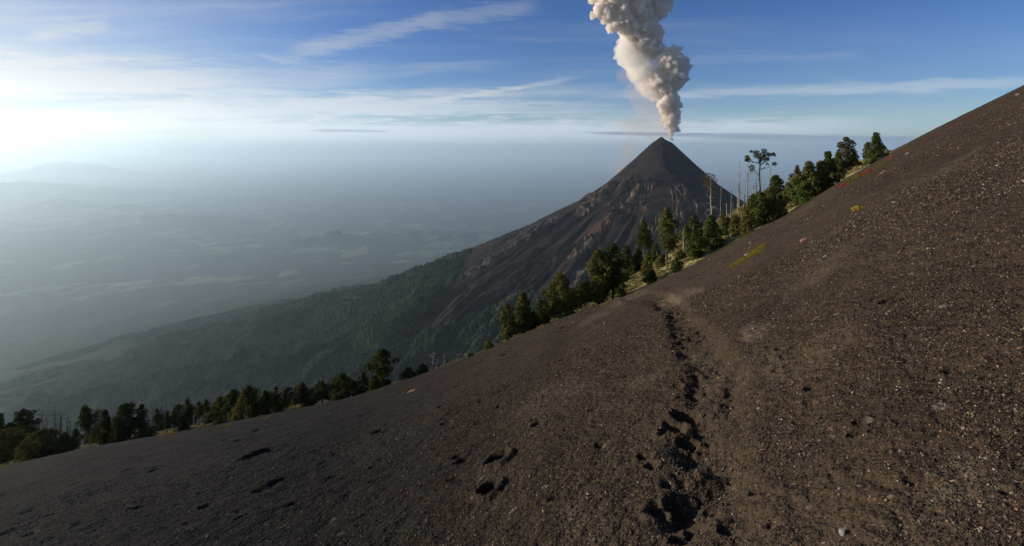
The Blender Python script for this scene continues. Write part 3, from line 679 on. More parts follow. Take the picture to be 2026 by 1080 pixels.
def make_pine(name, H, W, seed, leaf='dark', low=0.3, shape='cone', bark='bark', dens=1.0, lean=0.0, size=0.34):
    """returns trunk and crown meshes; low = bare share of the height"""
    r = np.random.default_rng(seed)
    parts = []; n = 9; P = []; Rr = []
    bend = r.normal(0, 0.018, 2) * H; topx = lean * H
    r0 = max(0.10, 0.017 * H + 0.02)
    for i in range(n):
        t = i / (n - 1); P.append((bend[0] * math.sin(t * 3) + topx * t ** 1.4, bend[1] * math.sin(t * 2.5), -0.4 + (H * 0.96 + 0.4) * t)); Rr.append(r0 * (1.25 if i == 0 else 1) * (1 - 0.86 * t))
    P = np.array(P); parts.append(tube(P, Rr, 7))
    cen = []; rad = []
    def trunk_at(t): return np.array([np.interp(t, np.linspace(0, 1, n), P[:, j]) for j in range(3)])
    hc = H * (1 - low)
    if shape == 'cone': prof = lambda s: np.interp(s, [0, .18, .45, .8, 1], [.62, 1.0, .86, .45, .12])
    elif shape == 'round': prof = lambda s: np.interp(s, [0, .2, .5, .8, 1], [.8, 1.0, .98, .70, .25])
    elif shape == 'oval': prof = lambda s: np.interp(s, [0, .2, .5, .8, 1], [.45, .8, 1.0, .75, .2])
    elif shape == 'spread': prof = lambda s: np.interp(s, [0, .2, .5, .8, 1], [1.0, .95, .8, .6, .3])
    rmean = min(W * (0.19 if low < .02 else 0.165), 0.85)
    nb = int(np.clip(hc * W / (rmean * rmean) * 0.62 * dens, 12, 150))
    gold = 2.39996
    for i in range(nb):
        s = (i + r.random() * .8) / nb; t = low + (1 - low) * s
        a = i * gold + r.normal(0, 0.35); rr = W / 2 * prof(s) * (r.uniform(0.25, 1.0) ** 0.6) * (0.86 + 0.34 * math.sin(a * 2 + s * 9 + seed) * math.sin(s * 14 + seed * 1.7))
        c0 = trunk_at(min(t * 0.96, 1.0)); rp = rmean * r.uniform(0.7, 1.35) * (0.75 + 0.35 * prof(s)) * (1 - 0.25 * s)
        rr = max(0, rr - rp * 0.6)
        c = c0 + np.array([math.cos(a) * rr, math.sin(a) * rr, rp * .2 + 0.10 * rr])
        if c[2] - 0.3 * rp < 0.1: c[2] = 0.1 + 0.4 * rp
        cen.append(c); rad.append(rp)
        if rr > 0.25 * W and (low > .1 or r.random() < .4):
            b0 = trunk_at(max(0.05, t * 0.96 - 0.05)); parts.append(tube([b0, (b0 + c) / 2 + (0, 0, -.02 * rr), c], [r0 * .34, r0 * .24, r0 * .1], 4))
    cen.append(trunk_at(.985)); rad.append(rmean * .65)
    per = [max(14, 17 * (q / size) ** 2) for q in rad]
    if low > .25:                       # dead twigs on the bare stem
        for j in range(int(low * 14)):
            t = r.uniform(.2, 1) * low; a = r.uniform(0, 6.28); parts.append(limb(r, trunk_at(t), (math.cos(a), math.sin(a), .1), r.uniform(.4, 1.2), r0 * .14, .2, 3, .2, 4)[0])
    tr = mesh_np('trunk', *join_np(parts)); cr = mesh_np('crown', *tufts(r, np.array(cen), rad, per, size), smooth=False)
    return tr, cr
def make_umbrella(H, W, seed):
    r = np.random.default_rng(seed); parts = []
    P = [(0, 0, -.4), (0.02 * H, 0, .25 * H), (0.0, 0, .5 * H), (.015 * H, 0, .7 * H), (.03 * H, 0, .86 * H), (.05 * H, 0, .96 * H)]
    parts.append(tube(P, [.27, .22, .19, .16, .11, .05], 7)); cen = []; rad = []
    # (height share, reach share, side)
    for h, x, z, rp in ((.72, -.46, .84, .62), (.74, -.34, .80, .6), (.74, -.20, .88, .72), (.78, .10, .97, .6), (.80, -.08, .93, .7), (.78, .06, .86, .75), (.70, .30, .89, .6), (.70, .46, .90, .5), (.70, .22, .81, .6), (.74, .08, .80, .6),
                        (.62, .30, .72, .35), (.62, .42, .725, .5), (.52, -.26, .66, .62), (.50, -.22, .60, .5), (.78, -.24, .95, .4), (.8, .18, .93, .5), (.75, -.4, .79, .4), (.8, .38, .91, .4)):
        b = np.array([np.interp(h, [0, 1], [0, .04]) * H, 0, h * H]); c = np.array([x * W, r.normal(0, .12) * W, z * H])
        parts.append(tube([b, (b * .45 + c * .55) + (0, 0, -.25), c], [.085, .06, .025], 5)); cen.append(c); rad.append(rp * W * .15)
    per = [34 * (q / .3) ** 2 * .42 + 12 for q in rad]
    V, L, K = tufts(r, np.array(cen), rad, per, .30)
    return mesh_np('trunk', *join_np(parts)), mesh_np('crown', V, L, K, False)
def make_snag(H, seed, k=8, thick=0.16, twig=0, reach=1.2, lean=0.0, broken=True):
    r = np.random.default_rng(seed); n = 8; j = r.normal(0, .010, (n, 2)).cumsum(0) * H
    P = [(j[i, 0] + lean * H * i / (n - 1), j[i, 1], -.4 + (H + .4) * i / (n - 1)) for i in range(n)]
    parts = [tube(P, [thick * (1.2 if i == 0 else 1) * (1 - (.55 if broken else .85) * i / (n - 1)) for i in range(n)], 6)]
    P = np.array(P)
    for i in range(k):
        t = r.uniform(.2, .98); a = r.uniform(0, 6.28); p = np.array([np.interp(t, np.linspace(0, 1, n), P[:, q]) for q in range(3)])
        ln = r.uniform(.3, 1) * reach; tb, pts = limb(r, p, (math.cos(a), math.sin(a), r.uniform(-.3, .4)), ln, thick * .28, .15, 4, .25, 4)
        parts.append(tb)
        for _ in range(twig):
            b = pts[r.integers(1, 5)]; parts.append(limb(r, b, r.normal(size=3) + (0, 0, -.2), ln * r.uniform(.3, .7), thick * .12, -.2, 4, .3, 3)[0])
    return mesh_np('dead_trunk', *join_np(parts))

KIND_NAME = {'pine': 'pine_tree', 'round': 'bushy_pine', 'bush': 'shrub', 'cone': 'pine_tree', 'snag': 'dead_tree', 'dead': 'dead_tree', 'umb': 'umbrella_pine', 'burnt': 'dead_tree'}
from_list = []
def plant_spot(px, base):
    edge = float(np.interp(px, ASH[:, 0], ASH[:, 1])); top = float(np.interp(px, TOP[:, 0], TOP[:, 1]))
    u = (px - CX) / F
    if base > edge - 0.5:
        x, y = near_ray(px, base + 0.0) if base > edge + 3 else (None, None)
        if y is None or y < D1f(np.array(u)) - 25: y = float(D1f(np.array(u))) - 4; 
        return u * y, y
    d1 = float(D1f(np.array(u))); d2 = float(D2f(np.array(u)))
    s = (edge - base) / max(1.0, edge - top)
    if s >= 1: y = d2 + min(14, 2 + (s - 1) * 5)
    else: y = d1 + (d2 - d1) * math.asin(max(0, s)) / (math.pi / 2)
    return u * y, y
# kind, centre px, top px, base px, width px, label, extra
TREES = [
 ('round', 8, 850, 918, 74, 'large olive green bushy pine cut by the left edge of the photo', dict(leaf='olive')),
 ('pine', 4, 812, 872, 46, 'dark pine at the far left, behind the bushy pine cut by the photo edge', dict(low=.15)),
 ('pine', 42, 806, 872, 52, 'dark pointed pine standing behind the leftmost shrubs', dict(low=.1, shape='round')),
 ('round', 20, 833, 885, 56, 'low wide green pine tucked between the two leftmost clumps', dict(leaf='dark')),
 ('round', 84, 849, 906, 66, 'round dome shaped pine with yellow lit rim, left of the burnt trunks', dict(leaf='olive')),
 ('bush', 50, 884, 917, 30, 'small pale green shrub at the ash edge below the dome shaped pine', dict(leaf='pale')),
 ('bush', 126, 855, 896, 28, 'upright leafy shrub just right of the dome shaped pine', dict(leaf='pale')),
 ('bush', 138, 868, 900, 34, 'squat shrub at the ash edge, foot of the burnt trunks', dict(leaf='olive')),
 ('pine', 166, 801, 880, 40, 'slim pine with bare lower stem right of the burnt trunks', dict(low=.45)),
 ('cone', 206, 810, 880, 34, 'narrow dark pine between the slim bare stemmed pine and the tall broad pine', dict(low=.1)),
 ('bush', 188, 848, 877, 26, 'low olive shrub beneath the narrow dark pine', dict(leaf='olive')),
 ('cone', 248, 797, 874, 58, 'tall broad dark pine, tallest of the left edge group', dict(low=.04, shape='spread')),
 ('round', 226, 826, 876, 38, 'yellow green pine leaning on the left side of the tall broad pine', dict(leaf='pale')),
 ('bush', 238, 852, 880, 22, 'small shrub in front of the tall broad pine', dict(leaf='pale')),
 ('pine', 280, 798, 868, 26, 'brownish half dead pine directly right of the tall broad pine', dict(leaf='brown', low=.4, dens=.7)),
 ('bush', 282, 838, 868, 24, 'olive shrub at the foot of the brownish pine', dict(leaf='olive')),
 ('bush', 296, 845, 868, 20, 'small round shrub alone on the ash edge right of the brownish pine', dict(leaf='olive')),
 ('pine', 330, 812, 858, 20, 'thin dark young pine among the bare stems', dict(low=.3, dens=.7)),
 ('pine', 345, 806, 858, 20, 'thin pine with sparse top just left of the dark tall one', dict(low=.45, dens=.6)),
 ('pine', 371, 786, 855, 24, 'dark slender pine with a tufted top above the grassy gap', dict(low=.45, dens=.8)),
 ('bush', 363, 824, 857, 28, 'spiky dark shrub at the left end of the grassy gap', dict(leaf='dark')),
 ('pine', 393, 794, 842, 26, 'sparse forked pine over the grassy gap', dict(low=.5, dens=.5, leaf='brown')),
 ('pine', 408, 790, 838, 24, 'second sparse pine over the grassy gap', dict(low=.5, dens=.5)),
 ('bush', 415, 816, 842, 27, 'round shrub on short stem at the right end of the grassy gap', dict(leaf='olive', low=.25)),
 ('bush', 437, 823, 838, 16, 'tiny yellowish shrub beside the grassy gap', dict(leaf='pale')),
 ('round', 436, 785, 830, 34, 'olive pine rising behind the tiny yellowish shrub', dict(leaf='olive')),
 ('pine', 462, 769, 828, 40, 'dark pine with a flat top left of the broad domed pine', dict(low=.15, shape='round')),
 ('round', 493, 761, 832, 52, 'broad domed olive pine where the tree line starts to climb', dict(leaf='olive')),
 ('round', 470, 800, 834, 34, 'low bushy pine at the foot of the broad domed pine', dict(leaf='olive')),
 ('pine', 525, 772, 824, 30, 'shaded dark pine right of the broad domed pine', dict(low=.1)),
 ('pine', 545, 763, 818, 26, 'grey brown thinning pine with a pale leaning branch', dict(leaf='brown', low=.35, dens=.7)),
 ('pine', 567, 765, 815, 24, 'round headed dark pine right of the grey brown one', dict(low=.4, shape='round')),
 ('bush', 551, 800, 820, 24, 'low olive shrub at the foot of the grey brown pine', dict(leaf='olive')),
 ('pine', 597, 756, 812, 32, 'domed brownish pine in the middle of the left tree line', dict(leaf='brown', low=.3, shape='round')),
 ('bush', 604, 788, 812, 18, 'small yellow green shrub under the domed brownish pine', dict(leaf='olive')),
 ('pine', 617, 768, 807, 24, 'very dark narrow pine right of the domed brownish one', dict(low=.1)),
 ('pine', 638, 752, 803, 28, 'pine with layered branches left of a bare pole', dict(low=.3, dens=.8)),
 ('pine', 676, 741, 797, 44, 'full dark pine with broad rounded head', dict(low=.1, shape='round')),
 ('round', 668, 768, 799, 36, 'low bushy pine hugging the ash edge beneath the full dark pine', dict(leaf='dark')),
 ('pine', 700, 752, 792, 24, 'small dark pine left of the slender one', dict(low=.1)),
 ('cone', 719, 736, 785, 26, 'slender pointed pine just left of the tall lone pine', dict(low=.15)),
 ('bush', 709, 768, 787, 22, 'olive shrub at the foot of the slender pointed pine', dict(leaf='olive')),
 ('pine', 757, 689, 772, 52, 'tall lone pine with bare lower trunk in front of the barranca', dict(low=.38, shape='oval', dens=1.1)),
 ('bush', 741, 742, 778, 30, 'ragged shrub at the left foot of the tall lone pine', dict(leaf='olive')),
 ('bush', 765, 752, 770, 22, 'small dark shrub at the right foot of the tall lone pine', dict(leaf='dark')),
 ('bush', 808, 731, 756, 34, 'spreading green shrub leaning along the ash edge', dict(leaf='dark')),
 ('bush', 836, 722, 748, 30, 'brown tinged shrub left of the white snags', dict(leaf='brown')),
 ('bush', 931, 700, 708, 14, 'tiny shrub on the ash edge right of the white snags', dict(leaf='dark')),
 ('bush', 966, 675, 697, 26, 'low yellow green shrub on the ash edge below the twin pines', dict(leaf='olive')),
 ('pine', 1002, 598, 682, 36, 'narrower left one of the twin pines', dict(leaf='olive', low=.12, shape='oval')),
 ('pine', 1034, 577, 672, 56, 'broader right one of the twin pines', dict(leaf='olive', low=.08, shape='cone')),
 ('round', 1056, 618, 662, 34, 'shaded low pine filling the side of the twin pines', dict(leaf='dark')),
 ('pine', 1108, 539, 636, 74, 'big round headed pine with dark limbs, left of the layered pine', dict(leaf='olive', low=.06, shape='round', dens=1.1)),
 ('round', 1076, 612, 646, 26, 'olive shrub like pine under the left side of the big round headed pine', dict(leaf='olive')),
 ('pine', 1183, 490, 606, 66, 'very large layered pine left of the grassy slope', dict(leaf='olive', low=.08, shape='oval', dens=1.15)),
 ('pine', 1212, 476, 592, 46, 'tall pine with flat dark head behind the very large layered pine', dict(leaf='dark', low=.25, shape='oval')),
 ('pine', 1160, 556, 613, 34, 'small pine with pale bare trunk in front of the very large layered pine', dict(leaf='olive', low=.45, shape='round')),
 ('bush', 1224, 552, 587, 32, 'bright green shrub at the foot of the very large layered pine', dict(leaf='green')),
 ('bush', 1239, 534, 562, 17, 'small upright bright green shrub on the lower grass', dict(leaf='green')),
 ('round', 1240, 484, 545, 34, 'dark pine below the leaning lollipop pine, to its left', dict(leaf='dark')),
 ('round', 1262, 490, 540, 32, 'dark round pine directly under the leaning lollipop pine', dict(leaf='dark')),
 ('pine', 1272, 432, 508, 32, 'lollipop pine with a long bare stem and a lopsided round head', dict(leaf='dark', low=.5, shape='round')),
 ('cone', 1281, 495, 560, 30, 'yellow green conical pine on the lower grass', dict(leaf='olive', low=.05)),
 ('bush', 1288, 535, 570, 32, 'leafy shrub at the lower ash edge below the conical pine', dict(leaf='green')),
 ('pine', 1318, 406, 522, 42, 'tall two toned pine with long bare trunk in front of the volcano', dict(leaf='olive', low=.32, shape='oval', dens=.95)),
 ('bush', 1296, 480, 520, 24, 'dark shrub behind the tall bare trunk, to its left', dict(leaf='dark')),
 ('bush', 1331, 466, 498, 24, 'dark shrub behind the tall bare trunk, to its right', dict(leaf='dark')),
 ('bush', 1311, 502, 522, 18, 'little round shrub at the foot of the tall bare trunk', dict(leaf='olive')),
 ('bush', 1338, 512, 541, 28, 'leafy green shrub on the ash edge right of the tall bare trunk', dict(leaf='green')),
 ('bush', 1349, 455, 475, 20, 'small olive shrub left of the barrel shaped dark pine', dict(leaf='olive')),
 ('round', 1374, 427, 476, 46, 'barrel shaped dark pine behind the green conical pair', dict(leaf='dark')),
 ('cone', 1374, 446, 514, 38, 'left one of the green conical pair on the grass', dict(leaf='green', low=.03)),
 ('cone', 1407, 425, 494, 46, 'right and larger one of the green conical pair on the grass', dict(leaf='green', low=.03)),
 ('bush', 1434, 438, 470, 22, 'shaded shrub right of the larger conical pine', dict(leaf='dark')),
 ('bush', 1432, 418, 440, 14, 'small shrub on the skyline between two bare poles', dict(leaf='olive')),
 ('bush', 1455, 425, 463, 27, 'olive shrub in the middle of the grassy slope', dict(leaf='olive')),
 ('bush', 1477, 414, 466, 24, 'upright olive shrub left of the big dark one', dict(leaf='olive')),
 ('round', 1504, 378, 446, 46, 'big dark shrubby pine beneath the umbrella pine', dict(leaf='dark')),
 ('bush', 1490, 384, 410, 24, 'bright shrub at the left foot of the umbrella pine', dict(leaf='green')),
 ('round', 1540, 384, 432, 38, 'dark shrubby pine below the ball headed pine', dict(leaf='dark')),
 ('pine', 1535, 347, 392, 36, 'ball headed pine on a short stem on the skyline', dict(leaf='dark', low=.22, shape='round')),
 ('pine', 1561, 359, 388, 18, 'thin airy young pine right of the ball headed pine', dict(leaf='pale', low=.05, dens=.45)),
 ('round', 1590, 350, 414, 50, 'wide dark green pine covering the ash edge, foremost of the upper clump', dict(leaf='green')),
 ('round', 1600, 318, 400, 46, 'brownish green pine behind the wide dark green one', dict(leaf='olive')),
 ('pine', 1578, 326, 372, 24, 'pine crown jutting left from the upper clump', dict(leaf='brown', low=.1)),
 ('pine', 1638, 298, 384, 42, 'pointed pine in the middle of the upper clump', dict(leaf='dark', low=.04)),
 ('round', 1624, 318, 388, 36, 'olive pine left of the pointed pine in the upper clump', dict(leaf='olive')),
 ('bush', 1637, 354, 374, 20, 'bright small shrub at the ash edge under the upper clump', dict(leaf='green')),
 ('pine', 1673, 270, 342, 36, 'tall oval pine, second from the right on the skyline', dict(leaf='brown', low=.18, shape='oval')),
 ('pine', 1658, 300, 350, 28, 'dark pine tucked left of the tall oval pine', dict(leaf='dark', low=.1)),
 ('cone', 1689, 303, 335, 30, 'small pine tucked right of the tall oval pine', dict(leaf='olive', low=.05)),
 ('cone', 1732, 261, 317, 32, 'pointed dark pine, highest on the skyline at right', dict(leaf='dark', low=.03)),
 ('cone', 1717, 281, 318, 22, 'small pine on the left flank of the highest pointed pine', dict(leaf='dark', low=.03)),
 ('cone', 1745, 283, 306, 18, 'small pine on the right flank of the highest pointed pine', dict(leaf='olive', low=.03)),
 ('bush', 1727, 311, 334, 17, 'small conical shrub alone on the ash below the highest pines', dict(leaf='green')),
 ('umb', 1502, 295, 388, 47, 'umbrella shaped pine with a bare dark trunk against the sky', {}),
]
_fr = random.Random(4)
for _px in [152, 178, 195, 220, 262, 312, 322, 352, 383, 424, 448, 505, 535, 556, 582, 608, 628, 650, 664, 690, 706]:
    _e = float(np.interp(_px, TOP[:, 0], TOP[:, 1])); _h = _fr.uniform(26, 48)
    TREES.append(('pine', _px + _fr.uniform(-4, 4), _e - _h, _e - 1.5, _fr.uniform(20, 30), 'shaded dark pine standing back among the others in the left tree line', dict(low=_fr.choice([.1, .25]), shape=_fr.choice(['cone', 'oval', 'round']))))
for _px, _h, _w in [(1018, 42, 26), (1068, 50, 30), (1085, 40, 26), (1132, 46, 30), (1150, 50, 30), (1192, 60, 34), (1222, 50, 28), (1250, 44, 26)]:
    _e = float(np.interp(_px, TOP[:, 0], TOP[:, 1]))
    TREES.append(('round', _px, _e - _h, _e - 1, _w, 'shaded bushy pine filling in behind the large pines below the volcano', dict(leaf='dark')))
for _px, _q, _h, _w in [(1306, .5, 22, 24), (1347, .35, 20, 22), (1360, .7, 26, 24), (1392, .3, 24, 26), (1438, .55, 26, 26), (1462, .3, 24, 26), (1486, .75, 24, 24), (1518, .45, 34, 32), (1522, .85, 24, 24), (1556, .5, 30, 30), (1572, .8, 30, 26), (1612, .4, 34, 34), (1650, .7, 34, 30), (1660, .3, 22, 24)]:
    _e = float(np.interp(_px, ASH[:, 0], ASH[:, 1])); _t = float(np.interp(_px, TOP[:, 0], TOP[:, 1])); _b = _e + (_t - _e) * _q
    TREES.append(('bush', _px, _b - _h, _b, _w, 'small dark shrub scattered among the larger ones on the grassy slope', dict(leaf='dark' if _px % 2 else 'olive')))
# dead and burnt trees: kind, px, top, base, label, group, params
SNAGS = [
 ('white', 1405, 345, 436, 'dead pine with a brown twiggy head and white lower branches', None, dict(k=26, twig=3, reach=2.6, thick=.24, broken=False)),
 ('grey', 1426, 366, 440, 'bare dead pole with one stub, just right of the brown headed dead pine', None, dict(k=6, reach=.9, thick=.13)),
 ('grey', 1438, 402, 440, 'short thick broken stump with a crooked arm', None, dict(k=3, reach=.8, thick=.2)),
 ('grey', 1446, 377, 435, 'crooked dead pole between the broken stump and the pale twin poles', None, dict(k=7, reach=.8, thick=.14)),
 ('grey', 1450, 400, 424, 'thinnest short dead pole on the skyline', None, dict(k=4, reach=.5, thick=.07)),
 ('white', 1457, 340, 422, 'left and shorter of the two pale twin poles', None, dict(k=12, reach=1.2, thick=.15)),
 ('white', 1461, 318, 410, 'right and taller of the two pale twin poles', None, dict(k=16, reach=1.3, thick=.14)),
 ('white', 1479, 312, 394, 'tall white dead tree with many drooping twigs', None, dict(k=26, twig=3, reach=2.0, thick=.2, lean=.04, broken=False)),
 ('grey', 1471, 384, 424, 'short grey pole on the grass left of the shrubs', None, dict(k=5, reach=.6, thick=.15)),
 ('white', 1491, 366, 402, 'small pale leaning pole left of the umbrella pine', None, dict(k=6, reach=.8, thick=.14)),
 ('dark', 1496, 346, 396, 'dark twiggy dead tree beside the umbrella pine trunk', None, dict(k=22, twig=2, reach=2.2, thick=.1, broken=False)),
 ('white', 1523, 330, 391, 'bare dead trunk right of the umbrella pine', None, dict(k=12, reach=1.3, thick=.15)),
 ('grey', 1526, 340, 390, 'thin dead stem beside the bare trunk right of the umbrella pine', None, dict(k=6, reach=.5, thick=.08)),
 ('white', 1353, 453, 510, 'solitary pale pole standing on the grass between green pines', None, dict(k=6, reach=.6, thick=.16)),
 ('grey', 1300, 497, 520, 'short pole on the grass left of the tall bare trunk', None, dict(k=3, reach=.4, thick=.1)),
 ('grey', 1361, 461, 480, 'stub of a dead trunk left of the barrel shaped dark pine', None, dict(k=2, reach=.3, thick=.12)),
 ('white', 857, 697, 738, 'tallest of the white snags on the ash edge', None, dict(k=14, reach=1.2, thick=.16, twig=1)),
 ('white', 868, 710, 734, 'leaning white snag second from the left', None, dict(k=10, reach=1.5, thick=.1, lean=-.15)),
 ('white', 880, 705, 731, 'white snag with upswept arms, third from the left', None, dict(k=12, reach=1.5, thick=.1)),
 ('white', 905, 701, 718, 'white snag low behind the ash edge, fourth from the left', None, dict(k=10, reach=1.4, thick=.1)),
 ('white', 920, 698, 714, 'rightmost and lowest of the white snags', None, dict(k=10, reach=1.5, thick=.1, lean=.1)),
 ('grey', 652, 756, 800, 'bare pole in the left tree line right of the layered pine', None, dict(k=8, reach=.7, thick=.12)),
 ('grey', 552, 778, 816, 'pale leaning dead branchy stem in the left tree line', None, dict(k=9, reach=1.6, thick=.08, lean=.25)),
 ('white', 384, 806, 846, 'pale dead stem with white branch over the grassy gap', None, dict(k=10, reach=1.5, thick=.08)),
]
for i, (px, tp) in enumerate([(71, 822), (76, 818), (79, 807), (84, 820), (87, 812), (91, 815), (95, 818), (102, 814), (107, 820), (111, 818), (116, 816), (120, 822), (125, 812), (128, 818), (134, 824), (140, 828), (146, 832),
                             (184, 815), (191, 809), (196, 808), (218, 824), (292, 808), (302, 802), (306, 812), (316, 806), (321, 803), (326, 812), (338, 818), (352, 812), (358, 820),
                             (400, 796), (381, 800), (425, 790), (513, 782), (533, 780), (580, 778), (628, 772), (659, 770), (687, 760)]):
    ed = float(np.interp(px, TOP[:, 0], TOP[:, 1]))
    if px < 150: lab, grp = 'thin burnt bare trunk in the dense stand behind the dome shaped pine', 'burnt trunks behind the dome shaped pine'
    elif px < 230: lab, grp = 'thin burnt bare trunk around the narrow dark pine', 'burnt trunks around the narrow dark pine'
    elif px < 365: lab, grp = 'thin burnt bare trunk between the brownish pine and the spiky dark shrub', 'burnt trunks right of the brownish pine'
    else: lab, grp = 'thin dark bare trunk standing among the pines of the left tree line', 'thin dark trunks among the left pines'
    SNAGS.append(('dark', px, tp, ed + 1, lab, grp, dict(k=22 if px < 365 else 12, reach=1.1, thick=.11, twig=1, broken=False)))

def build_trees():
    for i, (kind, px, top, base, wpx, label, kw) in enumerate(TREES):
        x, y = plant_spot(px, base); z = near_z(x, y)
        H = HY / F * y - top / F * y - z; W = wpx / F * y * (1.3 if px < 850 and px != 757 else 1.34 if px > 1400 else 1.22)
        kw = dict(kw); shape = kw.pop('shape', {'pine': 'cone', 'cone': 'cone', 'round': 'round', 'bush': 'round'}.get(kind)); low = kw.pop('low', 0.0 if kind in ('round', 'bush') else .15)
        if kind == 'umb': tr, cr = make_umbrella(H, W, 50 + i); leaf = 'dark'
        else:
            leaf = kw.pop('leaf', 'dark')
            tr, cr = make_pine('t', H * 0.99, W, 100 + i, leaf=leaf, low=low, shape=shape, dens=kw.get('dens', 1), size=.22 if kind == 'bush' else .26)
        e = bpy.data.objects.new(KIND_NAME[kind], None); C.objects.link(e); e.location = (x, y, z); e.rotation_euler.z = 0
        e.empty_display_size = 0.5
        tag(e, label, 'shrub' if kind == 'bush' else 'tree', 'small shrubs scattered on the grassy slope' if 'scattered among' in label else 'shrubs along the ash edge' if kind == 'bush' else 'shaded pines set back in the left tree line' if 'standing back' in label else 'shaded pines behind the large ones' if 'filling in' in label else 'pines along the ash edge')
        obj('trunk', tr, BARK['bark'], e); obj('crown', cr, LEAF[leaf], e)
    for i, (bk, px, top, base, label, grp, kw) in enumerate(SNAGS):
        x, y = plant_spot(px, base); z = near_z(x, y); H = (HY - top) / F * y - z
        o = obj('dead_tree', make_snag(H, 500 + i, **kw), BARK[bk], None, (x, y, z))
        tag(o, label, 'dead tree', grp or 'dead trees along the ash edge')
        if 'brown' in label and 'twiggy head' in label:
            r = np.random.default_rng(77); cen = np.array([(r.normal(0, .9), r.normal(0, .9), H * q) for q in np.linspace(.66, 1.0, 13)])
            cc = obj('twiggy_head', mesh_np('twiggy_head', *tufts(r, cen, [.85] * 12 + [.5], [75] * 13, .22), False), LEAF['brown'], o)
build_trees()

# ------------------------------------------------------------------ grass, moss and low plants
def blades(r, pts, h, wd, n, spread=.25):
    V = []
    for p, hh in zip(pts, h):
        k = n; a = r.uniform(0, 6.28, k); q = r.random(k) ** .5 * spread * hh * 1.2
        b = p + np.stack([np.cos(a) * q, np.sin(a) * q, np.zeros(k)], -1)
        out = np.stack([np.cos(a), np.sin(a), np.zeros(k)], -1); t = np.stack([-np.sin(a), np.cos(a), np.zeros(k)], -1)
        ln = hh * r.uniform(.6, 1.2, k)[:, None]; ww = wd * r.uniform(.6, 1.3, k)[:, None]
        m = b + out * ln * .25 + np.array([0, 0, 1]) * ln * .7; e = b + out * ln * .75 + np.array([0, 0, 1]) * ln * .85
        V.append(np.stack([b - t * ww, b + t * ww, m + t * ww * .7, e, m - t * ww * .7], 1))
    V = np.concatenate(V); n = len(V)
    return V.reshape(-1, 3), np.arange(n * 5), np.full(n, 5)
def build_grass():
    r = np.random.default_rng(3); n = 5200
    px = r.uniform(1235, 1760, n); ed = np.interp(px, ASH[:, 0], ASH[:, 1]); tp = np.interp(px, TOP[:, 0], TOP[:, 1])
    s = r.random(n); pts = []
    for a, e, t, q in zip(px, ed, tp, s):
        u = (a - CX) / F; d1 = float(D1f(np.array(u))); d2 = float(D2f(np.array(u))); y = d1 + (d2 - d1) * q + 3; x = u * y
        if a > 1600 and r.random() < .6 and q < .5: continue
        pts.append((x, y, 0))
    for _ in range(240):
        a = r.choice([r.uniform(0, 60), r.uniform(180, 260), r.uniform(300, 480), r.uniform(330, 450), r.uniform(560, 620), r.uniform(960, 1240), r.uniform(1050, 1240)])
        u = (a - CX) / F; y = float(D1f(np.array(u))) + r.uniform(-1, 6); pts.append((u * y, y, 0))
    pts = np.array(pts); pts[:, 2] = near_zv(pts[:, 0], pts[:, 1])
    V, L, K = blades(r, pts, r.uniform(.22, .55, len(pts)), .035, 20)
    return mesh_np('grass', V, L, K, False)
gr = obj('grass', build_grass(), mat_leaf('straw', (0.22, 0.20, 0.08), (0.50, 0.41, 0.20), (0.22, 0.23, 0.075), .35, .35))
tag(gr, 'straw coloured tussock grass along the edge of the ash', 'grass', None, 'stuff')

def moss(name, px0, py0, px1, py1, wpx, matl, label, cat, n=260, h=.12, grp=None):
    r = np.random.default_rng(int(px0 * 7 + py0)); P = []
    for _ in range(n):
        t = r.random(); a = px0 + (px1 - px0) * t; b = py0 + (py1 - py0) * t + r.normal(0, wpx * .3) ; a += r.normal(0, wpx * .4)
        x, y = near_ray(a, b); P.append((x, y, near_z(x, y)))
    P = np.array(P); c = P.mean(0); c[2] = P[:, 2].min(); V, L, K = blades(r, P - c, r.uniform(h * .6, h * 1.3, n), h * .35, 7, .8)
    o = obj(name, mesh_np(name, V, L, K, False), matl, None, tuple(c)); tag(o, label, cat, grp, 'stuff' if abs(px1 - px0) > 7 else None); return o
YEL = mat_leaf('moss_yellow', (0.17, 0.13, 0.02), (0.30, 0.24, 0.03)); OLI = mat_leaf('moss_olive', (0.07, 0.07, 0.025), (0.14, 0.12, 0.035)); REDM = mat_leaf('plant_red', (0.20, 0.035, 0.02), (0.34, 0.075, 0.03)); ORG = mat_leaf('plant_orange', (0.22, 0.14, 0.03), (0.36, 0.24, 0.05))
moss('moss_patch', 1448, 526, 1512, 487, 5, YEL, 'long yellow green moss streak on the ash below the olive shrub', 'moss', 420, .045)
moss('moss_patch', 1693, 415, 1704, 409, 4, ORG, 'small ochre plant alone on the upper right ash', 'plant', 60, .08)
moss('moss_patch', 1738, 330, 1760, 316, 2.5, OLI, 'green moss line leading up to the red plants under the highest pines', 'moss', 300, .07)
moss('low_plant', 1696, 350, 1724, 336, 2.5, REDM, 'longest red plant strip, below the small conical shrub', 'plant', 110, .08, 'red plants')
moss('low_plant', 1664, 371, 1674, 364, 2, REDM, 'lowest red plant, nearest the upper clump of pines', 'plant', 60, .10, 'red plants')
moss('low_plant', 1760, 316, 1768, 311, 1.5, REDM, 'highest and smallest red plant, under the skyline', 'plant', 40, .10, 'red plants')
moss('low_plant', 1676, 360, 1700, 348, 5, OLI, 'grey green cushion plant between two red plants', 'plant', 300, .10)
moss('low_plant', 1380, 520, 1450, 482, 2.5, OLI, 'green moss ribbon along the ash edge below the conical pair', 'moss', 600, .08)
moss('low_plant', 1462, 474, 1500, 452, 2.5, OLI, 'green moss ribbon along the ash edge below the big dark shrubby pine', 'moss', 400, .08)
moss('low_plant', 312, 864, 346, 857, 2, ORG, 'yellow flowering plants on the ash edge left of the spiky dark shrub', 'plant', 60, .13)
